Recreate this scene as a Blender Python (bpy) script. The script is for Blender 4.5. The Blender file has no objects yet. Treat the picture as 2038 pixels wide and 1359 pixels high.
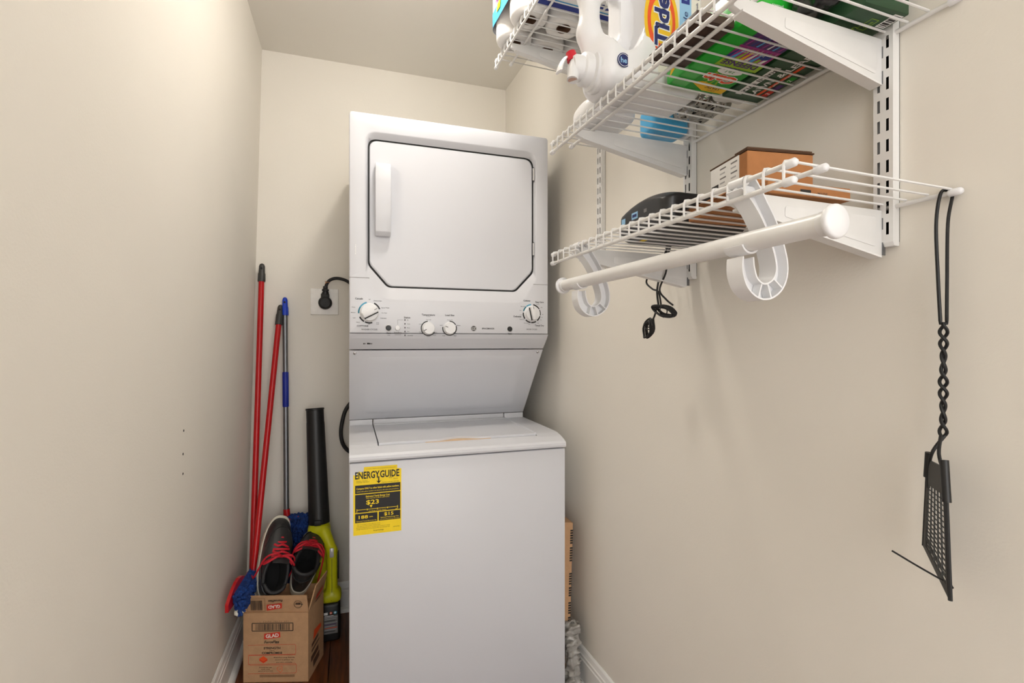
import bpy, bmesh, math, random
import numpy as np
from mathutils import Matrix, Vector
random.seed(7)
PI = math.pi
scn = bpy.context.scene
COL = scn.collection
# ------------------------------------------------------------------ camera
cam_d = bpy.data.cameras.new('camera'); cam = bpy.data.objects.new('camera', cam_d); COL.objects.link(cam)
cam_d.lens = 17.311; cam_d.sensor_width = 36.0; cam_d.clip_start = 0.02
cam.location = (0, 0, 1.197); cam.rotation_euler = (PI/2, 0, -math.radians(18.3))
scn.camera = cam
# ------------------------------------------------------------------ world, exposure
w = bpy.data.worlds.new('world'); scn.world = w; w.use_nodes = True
bg = w.node_tree.nodes['Background']; bg.inputs[0].default_value = (1.0, .99, .975, 1); bg.inputs[1].default_value = 2.45
LAMP_STRENGTH = 84.0
vs = scn.view_settings
vs.view_transform = 'Standard'; vs.look = 'None'; vs.gamma = 1; vs.use_curve_mapping = False; vs.exposure = 0.50

# ------------------------------------------------------------------ materials
MATS = {}
def srgb(c):
    return tuple(((x/255)/12.92 if x/255 <= .04045 else ((x/255+.055)/1.055)**2.4) for x in c)
def mat(name, rgb, rough=.5, metal=0, var=.04, vscale=40, bump=0, bscale=300, coat=0, trans=0, emit=0, alpha=1):
    if name in MATS: return MATS[name]
    m = bpy.data.materials.new(name); m.use_nodes = True
    nt = m.node_tree; b = nt.nodes['Principled BSDF']; c = srgb(rgb)
    b.inputs['Roughness'].default_value = rough; b.inputs['Metallic'].default_value = metal
    if coat: b.inputs['Coat Weight'].default_value = coat
    if trans: b.inputs['Transmission Weight'].default_value = trans
    if alpha < 1: b.inputs['Alpha'].default_value = alpha
    tc = nt.nodes.new('ShaderNodeTexCoord'); n = nt.nodes.new('ShaderNodeTexNoise')
    n.inputs['Scale'].default_value = vscale; n.inputs['Detail'].default_value = 4
    nt.links.new(tc.outputs['Object'], n.inputs['Vector'])
    r = nt.nodes.new('ShaderNodeValToRGB')
    r.color_ramp.elements[0].position = .3; r.color_ramp.elements[1].position = .7
    r.color_ramp.elements[0].color = tuple(x*(1-var) for x in c)+(1,)
    r.color_ramp.elements[1].color = tuple(min(1, x*(1+var)) for x in c)+(1,)
    nt.links.new(n.outputs['Fac'], r.inputs['Fac']); nt.links.new(r.outputs['Color'], b.inputs['Base Color'])
    if emit:
        b.inputs['Emission Color'].default_value = c+(1,); b.inputs['Emission Strength'].default_value = emit
    if bump:
        n2 = nt.nodes.new('ShaderNodeTexNoise'); n2.inputs['Scale'].default_value = bscale; n2.inputs['Detail'].default_value = 3
        nt.links.new(tc.outputs['Object'], n2.inputs['Vector'])
        bp = nt.nodes.new('ShaderNodeBump'); bp.inputs['Strength'].default_value = bump; bp.inputs['Distance'].default_value = .002
        nt.links.new(n2.outputs['Fac'], bp.inputs['Height']); nt.links.new(bp.outputs['Normal'], b.inputs['Normal'])
    MATS[name] = m
    return m
def wood_mat():
    m = bpy.data.materials.new('floor_wood'); m.use_nodes = True; nt = m.node_tree; b = nt.nodes['Principled BSDF']
    tc = nt.nodes.new('ShaderNodeTexCoord'); mp = nt.nodes.new('ShaderNodeMapping'); mp.inputs['Scale'].default_value = (30, 2.5, 30)
    oi = nt.nodes.new('ShaderNodeObjectInfo'); ad = nt.nodes.new('ShaderNodeVectorMath'); ad.operation = 'ADD'
    nt.links.new(tc.outputs['Object'], ad.inputs[0]); nt.links.new(oi.outputs['Location'], ad.inputs[1])
    n = nt.nodes.new('ShaderNodeTexNoise'); n.inputs['Scale'].default_value = 2.2; n.inputs['Detail'].default_value = 8
    r = nt.nodes.new('ShaderNodeValToRGB')
    r.color_ramp.elements[0].color = srgb((58, 28, 14))+(1,); r.color_ramp.elements[1].color = srgb((122, 68, 36))+(1,)
    r.color_ramp.elements[0].position = .3; r.color_ramp.elements[1].position = .72
    nt.links.new(ad.outputs[0], mp.inputs[0]); nt.links.new(mp.outputs[0], n.inputs['Vector'])
    nt.links.new(n.outputs['Fac'], r.inputs[0]); nt.links.new(r.outputs[0], b.inputs['Base Color']); b.inputs['Roughness'].default_value = .3
    return m
M_wall = mat('wall_paint', (233, 228, 218), .75, var=.012, vscale=3, bump=.12, bscale=220)
M_ceil = mat('ceiling_paint', (234, 230, 221), .85, var=.012, vscale=3, bump=.1, bscale=200)
M_trim = mat('trim_white', (236, 235, 232), .35, var=.01)
M_app = mat('appliance_white', (211, 212, 217), .42, var=.008, vscale=6, coat=.08)
M_plast = mat('white_plastic', (230, 230, 231), .38, var=.01)
M_epoxy = mat('white_epoxy', (228, 227, 225), .35, var=.015)
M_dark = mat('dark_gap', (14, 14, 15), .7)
M_black = mat('black_plastic', (24, 24, 25), .42, var=.1)
M_rubber = mat('black_rubber', (20, 20, 21), .55, var=.15)
M_card = mat('cardboard', (186, 146, 108), .85, var=.06, vscale=60, bump=.1)
M_cardo = mat('cardboard_orange', (170, 114, 68), .85, var=.07, vscale=60)
M_cardd = mat('cardboard_dark', (84, 58, 38), .85, var=.08)
M_red = mat('red_enamel', (186, 16, 22), .3, var=.05)
M_chrome = mat('chrome', (200, 200, 202), .25, 1.0)
M_steel = mat('brushed_steel', (128, 130, 133), .38, .85, var=.05)
M_blue = mat('blue_plastic', (22, 62, 190), .4)
PAL = {'black': (26, 24, 24), 'grey': (120, 118, 118), 'white': (240, 240, 238), 'yellow': (246, 214, 20), 'red': (206, 52, 34),
       'orange': (233, 84, 30), 'blue': (22, 44, 130), 'cyan': (80, 160, 190), 'lblue': (150, 196, 232), 'purple': (74, 36, 104),
       'green': (36, 150, 44), 'lime': (150, 190, 40), 'dgreen': (28, 62, 36), 'navy': (18, 34, 100), 'magenta': (160, 40, 130), 'teal': (30, 110, 130),
       'sky': (70, 165, 222), 'tan': (190, 160, 130), 'cream': (230, 226, 214), 'brown': (92, 62, 42), 'gold': (238, 190, 24), 'lgrey': (176, 176, 178)}
def pm(c): return mat('print_'+c, PAL[c], .55, var=.03)

# ------------------------------------------------------------------ mesh helpers
class MB:
    def __init__(s): s.v = []; s.f = []; s.sm = []
    def add(s, verts, faces, smooth=False, M=None):
        o = len(s.v)
        if M is not None: verts = [M @ Vector(p) for p in verts]
        s.v += [tuple(p) for p in verts]; s.f += [tuple(i+o for i in f) for f in faces]; s.sm += [smooth]*len(faces)
        return s
    def bm(s, bm, smooth=False, M=None):
        bm.verts.index_update()
        s.add([v.co[:] for v in bm.verts], [[v.index for v in f.verts] for f in bm.faces], smooth, M); bm.free(); return s
    def box(s, a, b, bev=0, seg=2, M=None, smooth=None):
        bm = bmesh.new(); bmesh.ops.create_cube(bm, size=1)
        for v in bm.verts: v.co = Vector([(a[i]+b[i])/2 + v.co[i]*(b[i]-a[i]) for i in range(3)])
        if bev: bmesh.ops.bevel(bm, geom=bm.edges[:], offset=bev, segments=seg, profile=.5, affect='EDGES')
        return s.bm(bm, bool(bev) if smooth is None else smooth, M)
    def tube(s, pts, r, n=10, closed=False, caps=True, M=None, flat=1.0):
        P = [Vector(p) for p in pts]; N = len(P); rs = r if isinstance(r, (list, tuple)) else [r]*N
        T = []
        for i in range(N):
            if closed: t = P[(i+1) % N]-P[i-1]
            else: t = P[min(i+1, N-1)]-P[max(i-1, 0)]
            T.append(t.normalized() if t.length > 1e-9 else Vector((0, 0, 1)))
        up = Vector((0, 0, 1)) if abs(T[0].z) < .9 else Vector((1, 0, 0))
        nrm = (up - T[0]*up.dot(T[0])).normalized()
        vs_, fs = [], []
        for i in range(N):
            nrm = (nrm - T[i]*nrm.dot(T[i]))
            if nrm.length < 1e-6: nrm = T[i].orthogonal()
            nrm.normalize(); bi = T[i].cross(nrm)
            for k in range(n):
                a = 2*PI*k/n; vs_.append(P[i] + (nrm*math.cos(a)*flat + bi*math.sin(a))*rs[i])
        for i in range(N if closed else N-1):
            j = (i+1) % N
            for k in range(n): fs.append((i*n+k, i*n+(k+1) % n, j*n+(k+1) % n, j*n+k))
        if caps and not closed: fs += [tuple(range(n))[::-1], tuple((N-1)*n+k for k in range(n))]
        return s.add(vs_, fs, True, M)
    def lathe(s, prof, n=32, M=None, smooth=True, caps=True):   # prof (r, z) open profile about z
        vs_, fs = [], []
        for r, z in prof:
            for k in range(n): a = 2*PI*k/n; vs_.append((r*math.cos(a), r*math.sin(a), z))
        for i in range(len(prof)-1):
            for k in range(n): fs.append((i*n+k, i*n+(k+1) % n, (i+1)*n+(k+1) % n, (i+1)*n+k))
        if caps and prof[0][0] > 1e-6: fs.append(tuple(range(n))[::-1])
        if caps and prof[-1][0] > 1e-6: fs.append(tuple((len(prof)-1)*n+k for k in range(n)))
        return s.add(vs_, fs, smooth, M)
    def prism(s, out, d0, d1, axis='y', bev=0, M=None, smooth=False):  # outline in the other two axes
        def p(a, b, d): return {'y': (a, d, b), 'x': (d, a, b), 'z': (a, b, d)}[axis]
        bm = bmesh.new(); vs0 = [bm.verts.new(p(a, b, d0)) for a, b in out]; f = bm.faces.new(vs0)
        e = bmesh.ops.extrude_face_region(bm, geom=[f]); nv = [x for x in e['geom'] if isinstance(x, bmesh.types.BMVert)]
        i = {'x': 0, 'y': 1, 'z': 2}[axis]
        for v in nv: v.co[i] = d1
        bmesh.ops.recalc_face_normals(bm, faces=bm.faces[:])
        if bev: bmesh.ops.bevel(bm, geom=bm.edges[:], offset=bev, segments=2, profile=.5, affect='EDGES')
        return s.bm(bm, smooth or bool(bev), M)
    def loops(s, L, close0=False, close1=False, smooth=True, M=None):
        n = len(L[0]); vs_ = [p for l in L for p in l]; fs = []
        for i in range(len(L)-1):
            for k in range(n): fs.append((i*n+k, i*n+(k+1) % n, (i+1)*n+(k+1) % n, (i+1)*n+k))
        if close0: fs.append(tuple(range(n))[::-1])
        if close1: fs.append(tuple((len(L)-1)*n+k for k in range(n)))
        return s.add(vs_, fs, smooth, M)
WM = {}
def mesh_of(mb, name, m, inv=None, recalc=True):
    me = bpy.data.meshes.new(name)
    v = [inv @ Vector(p) for p in mb.v] if inv is not None else mb.v
    me.from_pydata([tuple(p) for p in v], [], mb.f)
    me.polygons.foreach_set('use_smooth', mb.sm)
    me.materials.append(m)
    if recalc:
        bm = bmesh.new(); bm.from_mesh(me); bmesh.ops.recalc_face_normals(bm, faces=bm.faces[:]); bm.to_mesh(me); bm.free()
    if any(mb.sm):
        try: me.set_sharp_from_angle(angle=math.radians(42))
        except Exception: pass
    me.update()
    return me
def link(name, me, parent=None):
    o = bpy.data.objects.new(name, me); COL.objects.link(o)
    if parent is not None: o.parent = parent; WM[o.name] = WM.get(parent.name, Matrix())
    else: WM[o.name] = Matrix()
    return o
def part(name, mb, m, parent, local=False, label=None, kind=None, recalc=True):
    inv = None if local else WM[parent.name].inverted()
    o = link(name, mesh_of(mb, name, m, inv, recalc), parent)
    if label: o['label'] = label
    if kind: o['kind'] = kind
    return o
def thing(name, label, cat, loc=(0, 0, 0), rotz=0, group=None):
    o = bpy.data.objects.new(name, None); COL.objects.link(o); o.empty_display_size = .05
    o.location = loc; o.rotation_euler = (0, 0, rotz); o['label'] = label; o['category'] = cat
    if group: o['group'] = group
    WM[o.name] = Matrix.Translation(loc) @ Matrix.Rotation(rotz, 4, 'Z')
    return o
def struct(name, mb, m, smooth=False):
    o = link(name, mesh_of(mb, name, m)); o['kind'] = 'structure'; return o
def single(name, mb, m, label, cat, group=None):
    c = [sum(p[i] for p in mb.v)/len(mb.v) for i in range(2)]+[min(p[2] for p in mb.v)]
    me = mesh_of(mb, name, m, Matrix.Translation(c).inverted()); o = link(name, me); o.location = c
    WM[o.name] = Matrix.Translation(c); o['label'] = label; o['category'] = cat
    if group: o['group'] = group
    return o
def frame(o, u, v):
    u = Vector(u).normalized(); v = Vector(v).normalized(); n = u.cross(v)
    return Matrix(((u.x, v.x, n.x, o[0]), (u.y, v.y, n.y, o[1]), (u.z, v.z, n.z, o[2]), (0, 0, 0, 1)))
_tx = {}
def text_geo(s, bold):
    if (s, bold) in _tx: return _tx[(s, bold)]
    c = bpy.data.curves.new('t', 'FONT'); c.body = s; c.size = 1; c.offset = bold; c.resolution_u = 2
    o = bpy.data.objects.new('t', c); COL.objects.link(o)
    dg = bpy.context.evaluated_depsgraph_get(); e = o.evaluated_get(dg); me = e.to_mesh()
    V = [(p.co.x, p.co.y) for p in me.vertices]; F = [tuple(p.vertices) for p in me.polygons]
    e.to_mesh_clear(); bpy.data.objects.remove(o); bpy.data.curves.remove(c)
    _tx[(s, bold)] = (V, F); return V, F
class Decal:          # flat print on a face: u right, v up, n out of the face
    def __init__(s, M): s.M = M; s.c = {}
    def _add(s, col, V, F, layer):
        s.c.setdefault(col, MB()).add([(a, b, .0003+.00025*layer) for a, b in V], F, False, s.M)
    def poly(s, pts, col, layer=0): s._add(col, pts, [tuple(range(len(pts)))], layer)
    def rect(s, u0, v0, u1, v1, col, layer=0): s.poly([(u0, v0), (u1, v0), (u1, v1), (u0, v1)], col, layer)
    def ell(s, u, v, a, b, col, layer=0, rot=0, n=36):
        cs, sn = math.cos(rot), math.sin(rot)
        s.poly([(u+a*math.cos(t)*cs-b*math.sin(t)*sn, v+a*math.cos(t)*sn+b*math.sin(t)*cs) for t in [2*PI*k/n for k in range(n)]], col, layer)
    def line(s, pts, w, col, layer=0):
        for (a, b), (c, d) in zip(pts, pts[1:]):
            L = math.hypot(c-a, d-b) or 1; nx, ny = -(d-b)/L*w/2, (c-a)/L*w/2
            s.poly([(a-nx, b-ny), (c-nx, d-ny), (c+nx, d+ny), (a+nx, b+ny)], col, layer)
    def arc(s, u, v, r0, r1, a0, a1, col, layer=0, n=14):
        for k in range(n):
            p, q = a0+(a1-a0)*k/n, a0+(a1-a0)*(k+1)/n
            s.poly([(u+r0*math.cos(p), v+r0*math.sin(p)), (u+r1*math.cos(p), v+r1*math.sin(p)), (u+r1*math.cos(q), v+r1*math.sin(q)), (u+r0*math.cos(q), v+r0*math.sin(q))], col, layer)
    def text(s, t, u, v, h, col, layer=1, bold=.0, width=None, rot=0, shear=0):   # centred on (u, v), cap height h
        V, F = text_geo(t, bold)
        x0, x1 = min(p[0] for p in V), max(p[0] for p in V); y0, y1 = min(p[1] for p in V), max(p[1] for p in V)
        sy = h/.7; sx = width/(x1-x0) if width else sy
        cs, sn = math.cos(rot), math.sin(rot); O = []
        for x, y in V:
            a = (x-(x0+x1)/2)*sx; b = (y-.35)*sy; a += b*shear
            O.append((u+a*cs-b*sn, v+a*sn+b*cs))
        s._add(col, O, F, layer)
    def build(s, parent, what='print'):
        for col, mb in s.c.items():
            part(col+'_'+what if False else {'lblue': 'pale_blue', 'dgreen': 'dark_green', 'lgrey': 'pale_grey', 'sky': 'sky_blue'}.get(col, col)+'_'+what, mb, pm(col), parent, recalc=False, kind='stuff')
def surface_nets(fn, lo, hi, res):
    n = [max(3, int(math.ceil((hi[i]-lo[i])/res))+1) for i in range(3)]
    ax = [np.linspace(lo[i], lo[i]+res*(n[i]-1), n[i]) for i in range(3)]
    X, Y, Z = np.meshgrid(*ax, indexing='ij'); f = fn(X, Y, Z); ins = f < 0
    c = np.zeros([k-1 for k in n], int)
    for i in (0, 1):
        for j in (0, 1):
            for k in (0, 1): c += ins[i:n[0]-1+i, j:n[1]-1+j, k:n[2]-1+k]
    cells = np.argwhere((c > 0) & (c < 8)); idx = -np.ones(c.shape, int); idx[tuple(cells.T)] = np.arange(len(cells))
    acc = np.zeros((len(cells), 3)); cnt = np.zeros(len(cells))
    cor = [(i, j, k) for i in (0, 1) for j in (0, 1) for k in (0, 1)]
    for a in cor:
        for d in range(3):
            if a[d] == 1: continue
            b = list(a); b[d] = 1
            pa = cells+np.array(a); pb = cells+np.array(b); fa = f[tuple(pa.T)]; fb = f[tuple(pb.T)]
            m = (fa < 0) != (fb < 0); t = np.where(m, fa/np.where(m, fa-fb, 1), 0)
            p = pa + t[:, None]*(pb-pa); acc[m] += p[m]; cnt[m] += 1
    V = np.array(lo) + res*acc/np.maximum(cnt, 1)[:, None]; F = []
    for d in range(3):
        e1, e2 = (d+1) % 3, (d+2) % 3
        sl = [slice(None)]*3; sl2 = [slice(None)]*3; sl[d] = slice(0, n[d]-1); sl2[d] = slice(1, n[d])
        for q in np.argwhere(ins[tuple(sl)] != ins[tuple(sl2)]):
            if q[e1] == 0 or q[e2] == 0 or q[e1] >= n[e1]-1 or q[e2] >= n[e2]-1: continue
            o = []
            for s1, s2 in ((-1, -1), (0, -1), (0, 0), (-1, 0)):
                k = q.copy(); k[e1] += s1; k[e2] += s2; o.append(int(idx[tuple(k)]))
            if min(o) < 0: continue
            F.append(o if ins[tuple(q)] else o[::-1])
    return [tuple(p) for p in V], F
def smin(a, b, k): h = np.clip(.5+.5*(b-a)/k, 0, 1); return b+(a-b)*h-k*h*(1-h)
def capsule(X, Y, Z, a, b, r0, r1=None):
    r1 = r0 if r1 is None else r1; a = np.array(a); d = np.array(b)-a
    t = np.clip(((X-a[0])*d[0]+(Y-a[1])*d[1]+(Z-a[2])*d[2])/d.dot(d), 0, 1)
    return np.sqrt((X-a[0]-t*d[0])**2+(Y-a[1]-t*d[1])**2+(Z-a[2]-t*d[2])**2)-(r0+(r1-r0)*t)
def rbox(X, Y, Z, lo, hi, r):
    q = [np.abs(A-(l+h)/2)-((h-l)/2-r) for A, l, h in zip((X, Y, Z), lo, hi)]
    return np.sqrt(sum(np.maximum(a, 0)**2 for a in q))+np.minimum(np.maximum(np.maximum(q[0], q[1]), q[2]), 0)-r
def sdf(fn, lo, hi, res): V, F = surface_nets(fn, lo, hi, res); return MB().add(V, F, True)
def copy_tree(o, loc=None, rotz=None, label=None, parent=None):
    c = o.copy(); COL.objects.link(c)
    if parent is not None: c.parent = parent
    if loc is not None: c.location = loc
    if rotz is not None: c.rotation_euler = (0, 0, rotz)
    if label: c['label'] = label
    for ch in list(o.children): copy_tree(ch, parent=c)
    return c
def spline(pts, n=8, closed=False):
    P = [Vector(p) for p in pts]; N = len(P); out = []
    for i in range(N if closed else N-1):
        g = (lambda k: P[k % N]) if closed else (lambda k: P[max(0, min(N-1, k))])
        a, b, c, d = g(i-1), g(i), g(i+1), g(i+2)
        for j in range(n):
            t = j/n; out.append(.5*((2*b)+(c-a)*t+(2*a-5*b+4*c-d)*t*t+(3*b-a-3*c+d)*t**3))
    if not closed: out.append(P[-1])
    return out
def rpoly(cor, n=6):     # rounded polygon: (x, y, radius) corners -> n+1 points each
    out = []; N = len(cor)
    for i in range(N):
        p = Vector(cor[i][:2]); a = Vector(cor[i-1][:2]); b = Vector(cor[(i+1) % N][:2]); r = cor[i][2]
        d0 = (a-p).normalized(); d1 = (b-p).normalized(); ang = d0.angle(d1); L = r/math.tan(ang/2)
        p0, p1 = p+d0*L, p+d1*L
        for k in range(n+1):
            t = k/n; out.append(tuple((1-t)**2*p0+2*t*(1-t)*p+t*t*p1))
    return out

# ================================================================== THE ROOM
SL = .0384; RW = math.atan(SL); YB = 2.325; ZC = 2.44; YF = -1.1
def xr(y, z): return .8243-SL*y+.018*max(0, 1.3-z)
def xl(z): return -.352-.026*(ZC-z)
def slab(P, off): # quads strip of points with thickness
    mb = MB(); n = len(P)
    for row in range(n-1):
        a, b = P[row], P[row+1]
        q = [a[0], a[1], b[1], b[0]]; o = [tuple(Vector(p)+Vector(off)) for p in q]
        mb.add(q+o, [(0, 1, 2, 3), (7, 6, 5, 4), (0, 4, 5, 1), (1, 5, 6, 2), (2, 6, 7, 3), (3, 7, 4, 0)])
    return mb
wr = struct('wall_right', slab([[(xr(y, z), y, z) for y in (YF, YB+.1)] for z in (0, 1.3, ZC)], (.1, 0, 0)), M_wall)
wl = struct('wall_left', slab([[(xl(z), y, z) for y in (YF, YB+.1)] for z in (0, ZC)], (-.1, 0, 0)), M_wall)
wb = struct('wall_back', MB().box((-.52, YB, 0), (1.0, YB+.1, ZC)), M_wall)
struct('ceiling', MB().box((-.6, YF, ZC), (1.1, YB+.1, ZC+.1)), M_ceil)
fl = struct('floor', MB().box((-1.6, -2.6, -.06), (2.2, YB+.1, -.012)), M_dark)
M_wood = wood_mat()
pl = mesh_of(MB().box((0, 0, -.012), (.0885, 2.48, 0), .0012, 1, smooth=False), 'plank', M_wood)
for i in range(42):
    for j in range(2):
        o = link('plank', pl, fl); o.location = (-1.6+i*.09, -2.58+j*2.5+(i % 3)*0.0, 0)
def baseboard(name, P, n, h=.125):  # P start/end at floor, n inward normal
    prof = [(0, 0), (.014, 0), (.014, h*.70), (.0115, h*.73), (.0115, h*.80), (.009, h*.83), (.006, h*.95), (.002, h), (0, h)]
    sh = [(.014, 0), (.031, 0), (.0295, .008), (.025, .014), (.014, .019)]
    mb = MB()
    for pr in (prof, sh):
        L = [[tuple(Vector(p)+Vector(n)*a+Vector((n[3] if len(n) > 3 else 0, 0, 0))+Vector((0, 0, b))) for a, b in pr] for p in P]
        mb.loops(L, True, True, smooth=False)
    return struct(name, mb, M_trim)
baseboard('baseboard_left', [(xl(0)+.004, YF, 0), (xl(0)+.004, YB, 0)], (1, 0, 0))
baseboard('baseboard_back', [(-.42, YB, 0), (.78, YB, 0)], (0, -1, 0))
baseboard('baseboard_right', [(xr(YF, 0)-.003, YF, 0), (xr(YB, 0)-.003, YB, 0)], (-1, 0, 0))
for (y, z) in ((1.416, .976), (1.416, .918), (1.42, .868)):
    part('nail_hole', MB().lathe([(0, .0008), (.0028, .0006), (.0034, 0)], 8, Matrix.Translation((xl(z)+.0002, y, z)) @ Matrix.Rotation(PI/2, 4, 'Y')), M_dark, wl)
# ceiling lamp over the middle of the closet, just above the picture's top edge
LX, LY = .24, 1.28
lamp = thing('ceiling_lamp', 'round white flush ceiling lamp above the washer, over the middle of the closet', 'lamp', (LX, LY, ZC-.10))
part('lamp_base', MB().lathe([(.085, .075), (.09, .08), (.09, .0995), (0, .0995)], 40), M_plast, lamp, True)
part('lamp_dome', MB().lathe([(0, .02), (.025, .022), (.048, .032), (.064, .05), (.070, .075)], 40), mat('lamp_glow', (255, 248, 238), .4, emit=LAMP_STRENGTH), lamp, True)
# ================================================================== WASHER AND DRYER
YW, YD = 1.502, 1.655; AW = .686
app = thing('stacked_washer_dryer', 'tall white stacked washer and dryer with yellow energy label', 'washer dryer', (AW/2, 1.9, 0))
cab = part('washer_cabinet', MB().box((0, YW+.004, 0), (AW, 2.27, .8415), .005), M_app, app)
prof = [(YW, .846), (YW-.002, .852), (YW-.001, .860), (YW+.006, .866), (YW+.04, .8765), (YW+.072, .8825), (YW+.10, .884), (1.9265, .884), (1.9265, .846)]
mb = MB()
for x0, x1 in ((0, .083), (.604, AW)): mb.prism(prof, x0, x1, 'x')
mb.prism([p for p in prof[:5]]+[(YW+.052, .879), (YW+.052, .846)], .083, .604, 'x')
part('top_cover', mb, M_app, app)
part('tub_well', MB().box((.083, YW+.052, .846), (.604, 1.926, .850)), mat('tub_tan', (206, 178, 146), .6), app)
out = [(.0865, 1.923), (.0865, 1.5585)]
for k in range(0, 21):
    t = k/20; x = .262+.153*t; out.append((x, 1.5585+.026*math.sin(PI*t)**2))
out += [(.6005, 1.5585), (.6005, 1.923)]
part('finger_recess', MB().box((.228, YW+.053, .868), (.442, 1.592, .8805), .001), MATS['tub_tan'], app)
lid = part('washer_lid', MB().prism(out, .866, .8865, 'z', smooth=False), M_app, app)
part('lid_ridge', MB().tube([(.60, 1.5615+.0, .8865), (.60, 1.918, .8865)], .0035, 8).tube([(.088, 1.9, .8868), (.6, 1.9, .8868)], .0018, 8), M_app, lid)
for x0, x1 in ((.001, .083), (.0865, .6005), (.604, .685)):
    part('hinge_band', MB().box((x0, 1.927, .862), (x1, 1.95, .9035), .002), M_app, app)
sp = [(1.707, 1.1675), (1.9275, .9055), (2.265, .9055), (2.265, 1.1675)]
lp = part('lower_panel', MB().prism(sp, .0, AW, 'x', .0015), M_app, app)
d = Vector((0, 1.9275-1.707, .9055-1.1675)); L = d.length; F = frame((0, 1.707, 1.1675), (1, 0, 0), -d)   # v up the slope, n outward
em = rpoly([(.055, -.03, .02), (.63, -.03, .02), (.63, -L+.03, .02), (.055, -L+.03, .02)])
c2 = lambda s_, z_: [tuple(F @ Vector((.3425+(a-.3425)*(1-s_/.29), -L/2+(b+L/2)*(1-s_/.14), z_))) for a, b in em]
part('pressed_field', MB().loops([c2(0, 0.0), c2(.012, .003), c2(.03, .003)], False, True), M_app, lp)
for x in (.018, .668):
    part('screw', MB().lathe([(.0001, .0026), (.003, .0024), (.005, .001), (.0055, 0)], 16, F @ Matrix.Translation((x, -.013, .0002))), M_chrome, lp)
# dryer drum housing and front
part('dryer_cabinet', MB().box((.002, YD+.048, 1.171), (AW-.002, 2.265, 1.931), .004), M_app, app)
outer = [(0, 1.936, .012), (AW, 1.936, .012), (AW, 1.40, .002), (AW, 1.224, .002), (0, 1.224, .002), (0, 1.40, .002)]
recess = [(.050, 1.8755, .04), (.640, 1.8755, .045), (.637, 1.42, .04), (.585, 1.336, .05), (.105, 1.336, .05), (.052, 1.42, .04)]
doorc = [(.062, 1.855, .03), (.63, 1.855, .035), (.63, 1.45, .035), (.562, 1.3785, .03), (.124, 1.3785, .03), (.062, 1.45, .035)]
lo = rpoly(outer, 8); lr = rpoly(recess, 8); ld = rpoly(doorc, 8)
def shrink(pts, d):
    cx, cz = .343, 1.6; sg = lambda q: 1 if q >= 0 else -1
    return [(x-sg(x-cx)*min(d, abs(x-cx)), z-sg(z-cz)*min(d, abs(z-cz))) for x, z in pts]
def at(pts, y): return [(x, y, z) for x, z in pts]
dl = shrink(ld, -.0042)
part('dryer_front', MB().loops([at(lo, YD+.052), at(lo, YD+.006), at(shrink(lo, .0018), YD+.0018), at(shrink(lo, .006), YD), at(shrink(lr, -.004), YD), at(lr, YD+.0015), at(dl, YD+.0160), at(dl, YD+.045)], smooth=True), M_app, app)
part('control_skirt', MB().prism([(YD, 1.2225), (YD+.012, 1.207), (YD+.05, 1.1715), (YD+.12, 1.1715), (YD+.12, 1.2225)], 0, AW, 'x', .001), M_app, app)
for x0, x1 in ((0, .062), (.628, AW)): part('panel_seam', MB().box((x0, YD-.0004, 1.4015), (x1, YD+.002, 1.4035)), mat('seam_grey', (150, 149, 149), .5), app)
part('door_gap', MB().loops([at(shrink(ld, -.0043), YD+.0175), at(shrink(ld, .0005), YD+.0175)], smooth=False), M_dark, app)
# door with a scooped hand hold
cx, cz = .346, 1.615
def dish(x, z):
    dx, dz = x-.128, z-1.658
    if dx < 0: return 0
    r = math.hypot(dx/.062, dz/.115)
    return .020*(1-r*r) if r < 1 else 0
rings = [at(ld, YD+.04), at(ld, YD+.0185), at(shrink(ld, .003), YD+.0150)]
for k in range(1, 72):
    t = 1-k/72; rings.append([(cx+(x-cx)*t*.99, YD+.0150+dish(cx+(x-cx)*t*.99, cz+(z-cz)*t*.99), cz+(z-cz)*t*.99) for x, z in ld])
door = part('dryer_door', MB().loops(rings, False, True), M_app, app)
hp = [(YD+.012, 1.776), (YD-.004, 1.777), (YD-.014, 1.765), (YD-.021, 1.72), (YD-.024, 1.658), (YD-.021, 1.60), (YD-.014, 1.552), (YD-.004, 1.540), (YD+.012, 1.541),
      (YD+.012, 1.556), (YD-.003, 1.558), (YD-.012, 1.60), (YD-.014, 1.658), (YD-.012, 1.716), (YD-.003, 1.760), (YD+.012, 1.761)]
part('door_handle', MB().prism(hp, .080, .129, 'x', .0025), M_app, door)
for z in (1.80, 1.53):
    hg = part('door_hinge', MB().tube([(.633, YD+.010, z-.022), (.633, YD+.010, z+.022)], .0042, 10), M_chrome, door)
    part('hinge_pin', MB().tube([(.633, YD+.010, z-.026), (.633, YD+.010, z+.026)], .0022, 8), M_steel, hg)
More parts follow.
